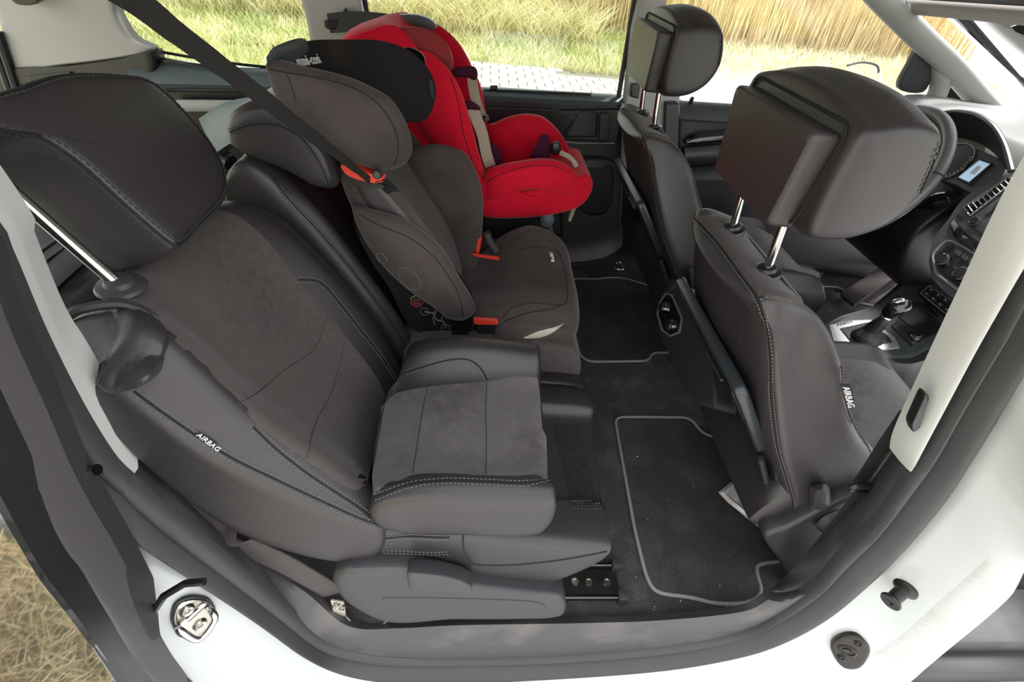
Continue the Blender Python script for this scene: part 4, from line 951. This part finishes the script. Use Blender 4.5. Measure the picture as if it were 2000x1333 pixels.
RB = [(948, 255), (970, 238), (1000, 226), (1030, 222), (1058, 227), (1080, 243), (1098, 265), (1115, 295), (1128, 330), (1100, 350), (1020, 345), (960, 340)]
rb2 = wing(RB, 1.17, .04, b=.03, n=(0, -1, .25)).build('arm_bolster', M['red_fabric'], rc)
st2 = [(.0, .52), (.10, .50), (.22, .53), (.30, .56), (.325, .52), (.29, .46), (.15, .42), (.0, .42)]
sb2 = loft([V3(st2, y) for y in (.95, .99, 1.05, 1.11, 1.16)], 4, 5, .02).build('seat_pad', M['red_fabric'], rc)
seam([(950, 356), (985, 338), (1030, 326), (1075, 324), (1112, 338)], [ra], rc, stitch=False, r=.0012)
# black base
BS = [(945, 390), (985, 378), (1020, 370), (1060, 368), (1095, 374), (1126, 378), (1122, 392), (1085, 408), (1055, 420), (1035, 440), (1000, 452), (950, 470)]
MB().pillow(cr(Y(BS, .96), 4), (0, -1, 0), BOXP(.014, .22, .05)).build('base_shell', M['plastic_black'], rc)
MB().pillow(cr(Y([(950, 440), (1040, 425), (1050, 480), (950, 500)], .98), 4), (0, -1, 0), BOXP(.01, .2, .05)).build('base_foot', M['plastic_black'], rc)
MB().lathe(P(1068, 430, y=1.02), (0, -1, .1), [(0, .012), (.012, .011), (.022, .006), (.026, -.005), (.026, -.06)], 24).build('recline_wheel', M['blue_sheen_trim'], rc)
# harness
def strap(pts, wdt, mt, parent, name='harness_strap', up=V((0, 1, 0)), k=6):
    L = cr(pts, 6, False)
    return MB().tube(L, wdt*.5, k, flat=.10, updir=up).build(name, M[mt], parent)
def band(pts, wdt, wd, mt, parent=None, name='harness_strap', th=.0012):
    """flat webbing: wd = width direction"""
    L = cr(pts, 6, False); wd = V(wd).normalized(); vs = []; n = len(L)
    for i, p in enumerate(L):
        t = (L[min(i+1, n-1)]-L[max(i-1, 0)]).normalized(); s_ = (wd-t*wd.dot(t)).normalized(); u = t.cross(s_)
        ww = wdt[min(i*len(wdt)//n, len(wdt)-1)] if isinstance(wdt, (list, tuple)) else wdt
        vs += [p+s_*ww/2+u*th, p+s_*ww/2-u*th, p-s_*ww/2-u*th, p-s_*ww/2+u*th]
    fs = []
    for i in range(n-1):
        for j in range(4): fs.append((i*4+j, i*4+(j+1) % 4, i*4+4+(j+1) % 4, i*4+4+j))
    fs += [(0, 1, 2, 3), tuple((n-1)*4+j for j in (3, 2, 1, 0))]
    return MB().add(vs, fs).build(name, M[mt], parent)
band(Y([(922, 152, 1.11), (926, 180, 1.09), (932, 205, 1.08), (942, 230, 1.06)]), .028, (1, 0, 0), 'belt_beige', rc)
band(Y([(922, 212, 1.0), (932, 235, .99), (942, 262, .99), (950, 300, .985), (958, 325, .985)]), .030, (1, 0, .3), 'belt_beige', rc)
MB().pillow(cr(Y([(882, 138), (900, 130), (925, 130), (933, 142), (930, 156), (918, 152), (905, 150), (890, 150)], 1.09), 4), (.3, -.8, .4), DOME(.008, .01)).build('shoulder_pad', M['plum'], rc)
MB().pillow(cr(Y([(905, 200), (918, 196), (936, 208), (937, 216), (925, 216), (908, 210)], 1.0), 4), (.3, -.8, .4), DOME(.008, .01)).build('shoulder_pad', M['plum'], rc)
MB().lathe(P(949, 231, y=1.04), (.5, -.8, .2), [(0, .01), (.007, .008), (.009, .002), (.008, -.006)], 14).build('harness_button', M['plastic_grey'], rc)
MB().pillow(cr(Y([(958, 278), (975, 292), (982, 312), (978, 322), (962, 322), (955, 300)], 1.0), 4), (.3, -.8, .4), DOME(.008, .01)).build('belly_pad', M['plum'], rc)
MB().pillow(rp(Y([(1034, 308), (1058, 262), (1072, 264), (1078, 290), (1072, 312)], 1.02), .006), (-.2, -.8, .4), BOXP(.008, .01, .1)).build('crotch_pad', M['plum'], rc)
MB().pillow(cr(Y([(1077, 282), (1090, 276), (1096, 288), (1090, 302), (1078, 302)], 1.01), 4), (-.2, -.8, .4), DOME(.012, .01)).build('harness_buckle', M['plastic_black'], rc)
band(Y([(1094, 298, 1.0), (1110, 306, .99), (1120, 315, .985), (1126, 326, .975)]), .014, (0, .6, .6), 'belt_beige', rc)
MB().tube(Y([(1124, 380, 1.0), (1124, 400, 1.0), (1118, 415, 1.0), (1112, 432, 1.0)]), [.003, .005, .007, .006], 6, flat=.5).build('strap_end', M['belt_beige'], rc)

# ================================================================== BELTS
b1 = band([P(140, -70, y=.20), P(262, 0, y=.235), P(360, 75, y=.28), P(480, 165, y=.33), P(600, 258, y=.385), P(680, 318, y=.43), P(722, 352, y=.455)], [.034, .034, .032, .030, .026, .018, .014], (0, .75, .4), 'belt', None, 'seat_belt')
tag(b1, 'long black seat belt running from top left down to the booster seat', 'seat belt')
b1b = band(Y([(745, 352, .46), (770, 380, .50), (800, 438, .52)]), .024, (1, .3, 0), 'belt_black', None, 'seat_belt'); tag(b1b, 'short black belt crossing the booster backrest below the red guide', 'seat belt')
b2 = band([P(642, 46, y=1.37), P(690, 42, y=1.34), P(750, 46, y=1.30), P(830, 62, y=1.25), P(850, 72, y=1.22)], .05, (0, .2, 1), 'belt_black', None, 'seat_belt'); tag(b2, 'black belt from the far pillar to the red child seat', 'seat belt')
MB().pillow(cr(Y([(634, 40), (655, 40), (672, 22), (676, 16), (680, 40), (668, 55), (640, 56)], 1.365), 4), (0, -1, 0), BOXP(.008, .01, .08)).build('trim_34', M['plastic_black'])['kind'] = 'structure'
b3 = band([P(1800, 800, y=.02), P(1740, 880, y=.03), P(1690, 950, y=.03)], .05, (1, 0, -.5), 'belt_black', None, 'seat_belt'); tag(b3, 'black belt webbing behind the near centre pillar trim', 'seat belt')
b4 = band([P(1705, 955, y=.02), P(1660, 1010, y=.02), P(1600, 1085, y=.02), P(1572, 1125, y=.02)], .05, (1, 0, -.5), 'belt_black', None, 'seat_belt'); tag(b4, 'black belt webbing running down to the sill by the front seat', 'seat belt')
MB().tube(cr(Y([(1662, 957), (1675, 951), (1712, 952), (1712, 960), (1678, 962)], .01), 4), .005, 6, closed=True).build('belt_loop', M['plastic_black'], b4)
b5 = band([P(300, 880, y=.02), P(372, 980, y=.015), P(450, 1050, y=.01), P(560, 1105, y=.01), P(655, 1160, y=.01)], .055, (.45, 0, -.9), 'suede_back', None, 'seat_belt'); tag(b5, 'brown-black webbing lying between the near rear seat and the sill', 'seat belt')
MB().pillow(rp(Y([(646, 1172), (672, 1176), (676, 1206), (652, 1198)], -.004), .003), (0, -1, .2), BOXP(.002, .002, .05)).build('care_tag', M['silver_cloth'], b5, label='grey printed care label')
ctag = P(650, 1180, y=-.0065); text('CE 84\nE1 04', .011, 0, 0, 0, 0, None, M['tag_black'], b5, name='tag_print', pt=(ctag, V((0, -1, .2)).normalized(), P(672, 1184, y=-.0065)))
b6 = MB().tube(cr(Y([(676, 1205, -.008), (700, 1224, -.012), (738, 1226, -.012), (764, 1205, -.008)]), 6, False), .004, 6, flat=.5).build('belt_loop_cord', M['mat_edge']); tag(b6, 'thin grey webbing loop on the carpet at the rear corner of the sill', 'strap')
o = MB().pillow(rp(Y([(256, 880), (290, 874), (322, 920), (318, 928), (290, 905)], -.0), .004), (0, -1, .2), BOXP(.003, .004, .05)).build('belt_anchor', M['gloss_black'], b5)

# ================================================================== FLOOR MATS, LITTER
def matt(outer, label, name='floor_mat'):
    t = thing(name, label, 'floor mat', tuple(sum(Z(outer, 0), V((0, 0, 0)))/len(outer)), 'floor mats')
    l = rp(Z(outer, .004), .03, 5)
    MB().pillow(l, (0, 0, 1), [(0, .003), (.9, .003), (.99, .003), (1, 0), (1, -.004)]).build('pile', M['mat_pile'], t)
    MB().tube([p+V((0, 0, .002)) for p in l], .0042, 8, closed=True).build('piping', M['mat_edge'], t)
matt([(1200, 816), (1348, 817), (1372, 850), (1410, 858), (1560, 900), (1560, 1095), (1482, 1102), (1475, 1115), (1490, 1160), (1462, 1180), (1398, 1182), (1350, 1168), (1280, 1160), (1262, 1130), (1240, 1040)], 'near black floor mat with grey piping and crumbs behind the front seat')
matt([(1118, 545), (1165, 547), (1190, 543), (1222, 545), (1300, 570), (1330, 690), (1272, 690), (1268, 706), (1230, 707), (1150, 708), (1132, 695), (1120, 640)], 'far black floor mat with grey piping behind the driver seat')
matt([(1590, 560), (1640, 562), (1670, 590), (1720, 602), (1830, 560), (1800, 480), (1640, 470)], 'driver footwell mat with thin grey piping')
ped = MB().pillow(rp([P(1640, 575, z=.03), P(1668, 598, z=.03), P(1775, 520, z=.10), P(1745, 505, z=.10)], .01), (-.3, 0, .9), BOXP(.004, .01, .05)).build('heel_plate', M['mat_pile']); tag(ped, 'dusty dark foot rest panel in the driver footwell', 'foot rest')
wp = thing('plastic_wrapper', 'torn clear plastic wrapper with orange print lying on the near mat', 'wrapper', tuple(P(1440, 980, z=.01)))
wl_ = Z([(1403, 962), (1424, 946), (1441, 937), (1452, 955), (1470, 985), (1480, 1032), (1462, 1015), (1440, 1000), (1422, 982)], .012)
for i, p in enumerate(wl_): p.z += (.006 if i % 2 else 0)
MB().pillow(wl_, (0, 0, 1), [(0, .010), (.5, .004), (.8, .008), (1, .0), (1, -.0008)]).build('film', M['wrapper'], wp)
MB().pillow(Z([(1436, 944), (1442, 940), (1452, 960), (1456, 980), (1444, 965)], .017), (0, 0, 1), [(0, .003), (1, .001), (1, -.0005)]).build('printed_part', M['wrapper_print'], wp)
random.seed(11); mb = MB()
for i in range(260):
    px = random.choice([random.uniform(1190, 1500), random.uniform(1110, 1500)]); py = random.choice([random.uniform(820, 1210), random.uniform(1150, 1214)])
    q = P(px, py, z=.009); s_ = random.choice([.0008, .001, .0013, .0026])
    if q.x > .62 or (q.y < .11 and q.x < .36) or q.y < .0: continue
    mb.add([q+V((random.uniform(-s_, s_), random.uniform(-s_, s_), z_)) for z_ in (0, 0, 0, .0015)], [(0, 1, 2), (0, 1, 3), (1, 2, 3), (0, 2, 3)])
o = mb.build('crumbs', M['crumb'], stuff=True); tag(o, 'pale crumbs scattered over the carpet and near mat', 'crumbs')
cl = MB().tube(cr(Z([(1202, 524), (1203, 514), (1215, 514), (1217, 526)], .01), 4), .0035, 6, closed=True).build('lashing_ring', M['steel']); tag(cl, 'small bright lashing ring on the carpet near the far door', 'ring')

# ================================================================== LUGGAGE AREA
lc_ = ruled([P(388, 232, z=.60), P(440, 200, z=.60), P(500, 188, z=.60), P(560, 182, z=.60)], [P(420, 300, z=.60), P(470, 270, z=.60), P(560, 240, z=.60), P(620, 215, z=.60)], 16, 8, .002, .012, .004, V((0, 0, 1)))
o = lc_.build('luggage_cover', M['blue_sheen_trim']); tag(o, 'blue-sheened luggage cover behind the middle seat headrest', 'luggage cover')
o2 = MB().tube([P(412, 290, z=.585), P(450, 318, z=.56)], .02, 10).build('cover_end', M['plastic_grey'], o)
# load sill at the open tailgate
tg_ = thing('rear_sill', 'dark ridged load sill panel at the open tailgate', 'load sill', (-1.4, 1.0, .1))
ruled([P(-60, 560, x=-1.42), P(45, 475, x=-1.42), P(125, 425, x=-1.42), P(260, 340, x=-1.42)], [P(-60, 720, x=-1.25), P(70, 600, x=-1.25), P(180, 500, x=-1.25), P(300, 400, x=-1.25)], 24, 10, .002, .02, .004, V((.4, 0, .9))).build('sill_panel', M['plastic'], tg_)
for k_ in (0.35, .55):
    a_ = [P(-60, 560, x=-1.42).lerp(P(-60, 720, x=-1.25), k_), P(45, 475, x=-1.42).lerp(P(70, 600, x=-1.25), k_), P(260, 340, x=-1.42).lerp(P(300, 400, x=-1.25), k_)]
    MB().tube([p+V((0, 0, .008)) for p in a_], .006, 8).build('ridge', M['plastic_grey'], tg_)
MB().tube([P(150, 612, x=-.52), P(215, 560, x=-.54), P(262, 508, x=-.54)], .02, 10, flat=.6).build('back_carpet', M['carpet'], rs)
# ================================================================== DASHBOARD, CONSOLE, WHEEL
dash = thing('dashboard', 'dark dashboard with instrument cluster, centre vent and radio stack', 'dashboard', (1.5, .65, .3))
dl_ = [(1.41, .735), (1.46, .758), (1.62, .755), (2.05, .71), (2.05, .45), (1.50, .42), (1.37, .52), (1.38, .66)]
db = loft([V3(dl_, y) for y in (.0, .3, .65, 1.0, 1.2, 1.36)], 3, 5, .01).build('dash_top', M['dash_glare'], dash)
sp_ = (V((1.27, .65, .60)), V((-.87, 0, .5))); sn = sp_[1].normalized()
cp2 = (V((1.335, 1.0, .69)), V((-.87, 0, .5)))
SL = [(1872, 398), (1900, 372), (1975, 335), (2030, 330), (2060, 520), (1990, 560), (1920, 612), (1880, 600), (1845, 575), (1818, 545), (1812, 510), (1822, 465), (1850, 432)]
stk = MB().pillow(rp(PL(SL, sp_), .015), sn, BOXP(.004, .10, .03)).build('centre_stack', M['dash'], dash)
def on(px, m, name, f=.004, b=.004, r=.004, pl=sp_, lift=.004, par=None, corner=True, k=4):
    n_ = pl[1].normalized(); L = [p+n_*lift for p in PL(px, pl)]
    L = rp(L, r, k) if corner else cr(L, 5)
    return MB().pillow(L, n_, [(0, f), (.9, f), (.97, f*.8), (1, 0), (1, -b)]).build(name, M[m], par or dash)
def ringp(px, m, name, rad=.0025, r=.006, pl=sp_, lift=.006, par=None):
    n_ = pl[1].normalized(); L = rp([p+n_*lift for p in PL(px, pl)], r, 4)
    return MB().tube(L, rad, 6, closed=True).build(name, M[m], par or dash)
VN = [(1883, 407), (1972, 349), (1984, 357), (1896, 426)]
vt = on(VN, 'gloss_black', 'air_vent', .002, .004, .005)
ringp(VN, 'chrome', 'vent_frame', .0028, par=vt, r=.008)
for i in range(9):
    t = (i+.7)/9.6; a = V((1887+(1974-1887)*t, 409+(352-409)*t, 0)); b = V((1896+(1983-1896)*t, 421+(360-421)*t, 0))
    MB().tube([P(a.x, a.y, pl=sp_)+sn*.008, P(b.x, b.y, pl=sp_)+sn*.008], .0011, 5).build('vent_fin', M['alu'], vt)
def knob(px, py, r, pl, par, m1='plastic_black', ring='chrome', name='knob', h=.014):
    n_ = pl[1].normalized(); o = P(px, py, pl=pl)+n_*.004
    k_ = MB().lathe(o, n_, [(0, h), (r*.75, h), (r*.85, h*.8), (r*.9, 0)], 24).build(name, M[m1], par)
    MB().lathe(o, n_, [(r*.84, h*.75), (r*1.0, h*.7), (r*1.05, h*.2), (r*1.05, -.002), (r*.86, 0)], 24).build('knob_ring', M[ring], k_)
    return k_
rd = on([(1893, 430), (1960, 385), (2010, 360), (2050, 480), (1975, 500), (1935, 470), (1900, 448)], 'dash', 'radio', .004, .004, .006)
knob(1908, 437, .012, sp_, rd); 
on([(1945, 445), (1990, 410), (2030, 440), (2000, 478), (1975, 470)], 'screen_dark', 'radio_screen', .002, .002, .003, lift=.009, par=rd)
ringp([(1942, 446), (1990, 405), (2035, 440), (2000, 482), (1975, 474)], 'chrome', 'screen_frame', .0015, .003, lift=.010, par=rd)
on([(1927, 424), (1946, 410), (1948, 413), (1929, 427)], 'plastic_black', 'disc_slot', .001, .001, .001, lift=.010, par=rd)
on([(1946, 404), (1980, 378), (1986, 386), (1953, 412)], 'plastic_grey', 'button_bar', .003, .001, .002, lift=.009, par=rd)
ringp([(1946, 404), (1980, 378), (1986, 386), (1953, 412)], 'chrome', 'bar_frame', .0012, .003, lift=.012, par=rd)
on([(1872, 418), (1882, 424), (1884, 433), (1874, 428)], 'plastic_black', 'usb_label', .001, .001, .001, lift=.006, par=rd)
on([(1856, 440), (1866, 430), (1878, 448), (1895, 462), (1940, 492), (1970, 520), (1950, 515), (1900, 490), (1866, 466)], 'gloss_black', 'gloss_trim', .006, .004, .006)
on([(1912, 490), (1922, 486), (1940, 500), (1932, 508)], 'plastic_black', 'hazard_button', .003, .002, .002, lift=.008)
on([(1925, 497), (1930, 495), (1934, 500), (1928, 502)], 'sticker_red', 'hazard_symbol', .001, .001, .001, lift=.011)
cl_ = on([(1850, 480), (1858, 475), (1880, 488), (1940, 525), (1955, 560), (1905, 575), (1870, 560), (1835, 530), (1828, 500)], 'plastic_black', 'climate_panel', .003, .004, .01)
ringp([(1846, 474), (1858, 471), (1882, 484), (1945, 522), (1962, 560), (1912, 590), (1868, 566), (1828, 535), (1822, 498)], 'dash_glare', 'panel_rim', .003, .012, lift=.004)
knob(1846, 512, .016, sp_, cl_, h=.018); knob(1882, 540, .018, sp_, cl_, h=.018)
on([(1852, 484), (1860, 479), (1868, 484), (1860, 491)], 'gloss_black', 'small_display', .002, .001, .001, lift=.008, par=cl_)
for i in range(4):
    x0 = 1870+i*14; y0 = 490+i*9.5
    on([(x0, y0), (x0+10, y0+6), (x0+6, y0+15), (x0-4, y0+9)], 'plastic_grey', 'button', .003, .001, .002, lift=.008, par=cl_)
for i in range(2): on([(1864+i*4, 525+i*3), (1868+i*4, 522+i*3), (1872+i*4, 527+i*3), (1867+i*4, 530+i*3)], 'plastic_grey', 'button', .002, .001, .001, lift=.008, par=cl_)
# cluster
ic = on([(1830, 300), (1850, 280), (1890, 285), (1930, 300), (1968, 318), (1965, 345), (1925, 375), (1900, 382), (1868, 362), (1830, 350)], 'dash', 'instrument_cluster', .002, .02, .02, pl=cp2, lift=0)
def gauge(cx, cy, r, par):
    n_ = cp2[1].normalized(); o = P(cx, cy, pl=cp2)+n_*.004; ax = V((0, 1, 0)); ay = n_.cross(ax)
    g_ = MB().lathe(o, n_, [(0, .001), (r, .001), (r, -.004)], 36).build('gauge', M['plastic_black'], par)
    MB().tube([o+n_*.002+(ax*cos(t)+ay*sin(t))*r for t in [2*pi*i/40 for i in range(40)]], .0018, 5, closed=True).build('gauge_rim', M['chrome'], g_)
    mb = MB()
    for i in range(26):
        t = radians(-130+i*10.4); d_ = (ax*sin(t)+ay*cos(t)); mb.tube([o+n_*.002+d_*r*.82, o+n_*.002+d_*r*.93], .0008, 4)
    mb.build('gauge_ticks', M['white_print'], g_)
gauge(1856, 318, .055, ic); gauge(1955, 395, .055, ic)
on([(1870, 351), (1916, 312), (1942, 322), (1896, 364)], 'plastic_black', 'display_frame', .002, .002, .003, pl=cp2, lift=.006, par=ic)
on([(1875, 350), (1916, 317), (1936, 324), (1895, 359)], 'screen_blue', 'display', .001, .001, .001, pl=cp2, lift=.009, par=ic)
on([(1897, 343), (1912, 328), (1921, 330), (1907, 346)], 'white_print', 'car_icon', .0005, .0005, .003, pl=cp2, lift=.0105, par=ic)
# hood over the cluster
hc = cr([P(1838, 222, x=1.32), P(1870, 219, x=1.33), P(1908, 226, x=1.33), P(1940, 248, x=1.32), P(1962, 285, x=1.31), P(1976, 335, x=1.29)], 5, False)
ho = cr([P(1838, 275, x=1.40), P(1862, 270, x=1.40), P(1890, 272, x=1.40), P(1920, 282, x=1.40), P(1945, 300, x=1.38), P(1962, 325, x=1.36)], 5, False)
ruled(hc, ho, 40, 8, .001, .004, .0, V((-.3, 0, .9))).build('cluster_hood', M['plastic'], dash)
MB().tube(hc, .007, 8).build('hood_edge', M['plastic'], dash)
# lower dash / knee panel
kp = loft([V3([(1.30, .56), (1.27, .45), (1.36, .30), (1.60, .28), (1.60, .60), (1.40, .64)], y) for y in (.86, 1.0, 1.2, 1.36)], 3, 4, .02).build('knee_panel', M['plastic_black'], dash)
# steering wheel
sw = thing('steering_wheel', 'dark leather steering wheel with silver spoke insert, half hidden by headrest', 'steering wheel', (1.16, .99, .60))
sc0 = V((1.158, .99, .608)); su = V((.42, 0, .91)).normalized(); sn_ = V((-.91, 0, .42))
circ = [sc0+(V((0, 1, 0))*cos(t)+su*sin(t))*.187 for t in [2*pi*i/72 for i in range(72)]]
MB().tube(circ, .0165, 14, closed=True).build('rim', M['wheel'], sw)
MB().lathe(sc0-sn_*.02, sn_, [(0, .05), (.05, .048), (.07, .03), (.075, 0), (.05, -.03)], 28).build('hub', M['plastic_black'], sw)
for a_ in (0, 180, 270):
    d_ = V((0, cos(radians(a_)), 0))+su*sin(radians(a_)); MB().tube([sc0+d_*.05, sc0+d_*.11, sc0+d_*.182], [.02, .016, .014], 10, flat=.5).build('spoke', M['plastic_black'], sw)
for a0 in (-28, 152):
    arc = [sc0-sn_*-.004+(V((0, -1, 0))*cos(radians(t))+su*sin(radians(t)))*.176 for t in range(a0-50, a0+28, 6)]
    MB().tube(arc, .011, 10).build('rim_insert', M['alu'], sw)
for t in (22, ):
    q = sc0+(V((0, -1, 0))*cos(radians(t))+su*sin(radians(t)))*.187; tt = (V((0, 1, 0))*sin(radians(t))+su*cos(radians(t)))
    MB().lathe(q, tt, [(0.0172, -.0015), (.0172, .0015), (.010, .0015), (.010, -.0015)], 18).build('stitch_ring', M['seam'], sw)
col_ = MB().tube([sc0-sn_*.02, sc0-sn_*.16+V((0, 0, -.03))], [.045, .07], 16).build('steering_column', M['plastic_black'], dash)
stalk = MB().tube(cr(Y([(1790, 412, .93), (1808, 398, .90), (1826, 386, .87), (1850, 382, .84)]), 4, False), [.012]*13, 10).build('column_stalk', M['gloss_black'], dash)
MB().tube(cr(Y([(1850, 385, .84), (1858, 410, .82), (1872, 440, .80)]), 4, False), .004, 8).build('cable', M['plastic_black'], dash)
MB().lathe(P(1782, 425, y=.92), (-.9, -.3, .2), [(0, .006), (.010, .006), (.014, .003), (.018, 0), (.019, -.01)], 20).build('ignition_lock', M['gloss_black'], dash)
# centre console
cc = thing('centre_console', 'dark centre console with gear lever, button panel and silver surround', 'console', (1.1, .69, 0))
kpn = (V((1.0, .65, .24)), V((-.2, 0, .98))); kn = kpn[1].normalized()
body = MB().pillow(rp(PL([(1600, 640), (1640, 617), (1700, 600), (1770, 540), (1800, 520), (1900, 590), (1910, 625), (1865, 690), (1780, 715), (1640, 700), (1615, 690)], kpn), .015), kn, BOXP(.0, .22, .03)).build('body', M['plastic'], cc)
def onk(px, m, name, f=.003, b=.004, r=.006, lift=.0, par=None): return on(px, m, name, f, b, r, kpn, lift, par or cc)
onk([(1606, 642), (1642, 622), (1700, 608), (1772, 548), (1812, 545), (1890, 605), (1880, 640), (1858, 660), (1780, 700), (1690, 700), (1620, 688)], 'dash', 'top_panel', .003, .01, .015, lift=.001)
sv = onk([(1618, 637), (1660, 628), (1700, 626), (1745, 660), (1757, 683), (1700, 690), (1632, 682)], 'alu', 'gear_surround', .002, .004, .006, lift=.005)
onk([(1638, 646), (1692, 634), (1732, 660), (1742, 674), (1700, 679), (1662, 676)], 'leather', 'boot_base', .003, .002, .004, lift=.007)
text('P R N D S', .011, 0, 0, 0, 0, None, M['tag_black'], sv, name='gear_letters', pt=(P(1636, 641, pl=kpn)+kn*.008, kn, P(1690, 628, pl=kpn)+kn*.008))
# boot + lever
def ring_at(px, py, r1, r2, y=None, z=None, k=16, ax=None):
    c = P(px, py, z=z); return [c+V((cos(2*pi*i/k)*r1, sin(2*pi*i/k)*r2, 0)) for i in range(k)]
MB().rings([ring_at(1695, 660, .045, .040, z=.270), ring_at(1697, 655, .036, .032, z=.285), ring_at(1702, 645, .022, .020, z=.30), ring_at(1712, 637, .022, .019, z=.32), ring_at(1722, 628, .016, .015, z=.345), ring_at(1730, 620, .012, .012, z=.36)]).build('gear_boot', M['leather'], cc)
MB().tube([P(1728, 622, z=.357), P(1733, 616, z=.366)], .014, 16).build('lever_collar', M['chrome'], cc)
MB().tube(cr([P(1731, 618, z=.364), P(1742, 606, z=.385), P(1758, 598, z=.400), P(1776, 597, z=.405)], 5, False), [.013, .0145, .016, .018, .019, .020, .021, .022, .022, .022, .022, .021, .020, .018, .016, .010], 16, flat=.9).build('gear_knob', M['gloss_black'], cc)
MB().tube(cr([P(1733, 606, z=.378), P(1748, 592, z=.405), P(1768, 587, z=.418)], 5, False), [.006, .008, .010, .011, .011, .011, .011, .010, .009, .008, .005], 12).build('knob_cap', M['chrome'], cc)
onk([(1752, 622), (1790, 592), (1848, 646), (1803, 664)], 'plastic_black', 'tray', .001, .003, .006, lift=.006)
onk([(1738, 640), (1752, 628), (1806, 668), (1782, 682)], 'plastic', 'lighter_plate', .003, .003, .006, lift=.006)
knob(1787, 660, .014, (kpn[0]+kn*.010, kpn[1]), cc, name='lighter_socket', h=.010)
bp2 = onk([(1794, 580), (1812, 565), (1881, 615), (1858, 633)], 'plastic_black', 'button_panel', .004, .004, .003, lift=.008)
ringp([(1794, 580), (1812, 565), (1881, 615), (1858, 633)], 'alu', 'button_frame', .0015, .003, pl=kpn, lift=.013, par=bp2)
for i in range(5):
    for j in range(2):
        u, v_ = (i+.12)/5.05, j*.5+.06; u2, v2 = (i+.92)/5.05, j*.5+.44
        def bl4(u, v): a = V((1794, 580, 0)).lerp(V((1858, 633, 0)), u); b = V((1812, 565, 0)).lerp(V((1881, 615, 0)), u); return a.lerp(b, v)
        q = [bl4(u, v_), bl4(u2, v_), bl4(u2, v2), bl4(u, v2)]
        b_ = onk([(p.x, p.y) for p in q], 'plastic_grey', 'button', .003, .001, .0015, lift=.012, par=bp2)
        cq = bl4((u+u2)/2, (v_+v2)/2); c3 = P(cq.x, cq.y, pl=kpn)+kn*.0155
        MB().lathe(c3, kn, [(.0015, .0004), (.0028, .0004), (.0028, -.0004), (.0015, -.0004)], 10).build('button_symbol', M['white_print'], b_)
onk([(1800, 598), (1806, 595), (1835, 618), (1830, 624)], 'gloss_black', 'status_strip', .003, .003, .002, lift=.006)
# rear end of console with rear climate controls
rcn = (V((.50, .62, .40)), V((-.95, 0, .3)))
re_ = thing('rear_console', 'rear end of the console with two small knobs between the front seats', 'console', (.55, .6, 0))
on([(1284, 640), (1288, 590), (1310, 565), (1340, 556), (1365, 600), (1380, 660), (1400, 760), (1400, 800), (1360, 790), (1330, 745), (1312, 700), (1296, 668)], 'plastic', 'console_end', .004, .25, .02, pl=rcn, lift=0, par=re_)
pe = on([(1290, 612), (1296, 592), (1306, 577), (1316, 580), (1334, 620), (1330, 648), (1314, 655), (1300, 645)], 'gloss_black', 'control_panel', .003, .003, .004, pl=rcn, lift=.005, par=re_)
ringp([(1288, 614), (1293, 592), (1304, 575), (1316, 578), (1336, 622), (1332, 650), (1313, 658), (1297, 646)], 'blue_sheen_trim', 'panel_rim', .003, .004, pl=rcn, lift=.006, par=re_)
for (a_, b_) in ((1299, 602), (1313, 636)): knob(a_, b_, .013, (rcn[0]+rcn[1].normalized()*.006, rcn[1]), pe, h=.010)
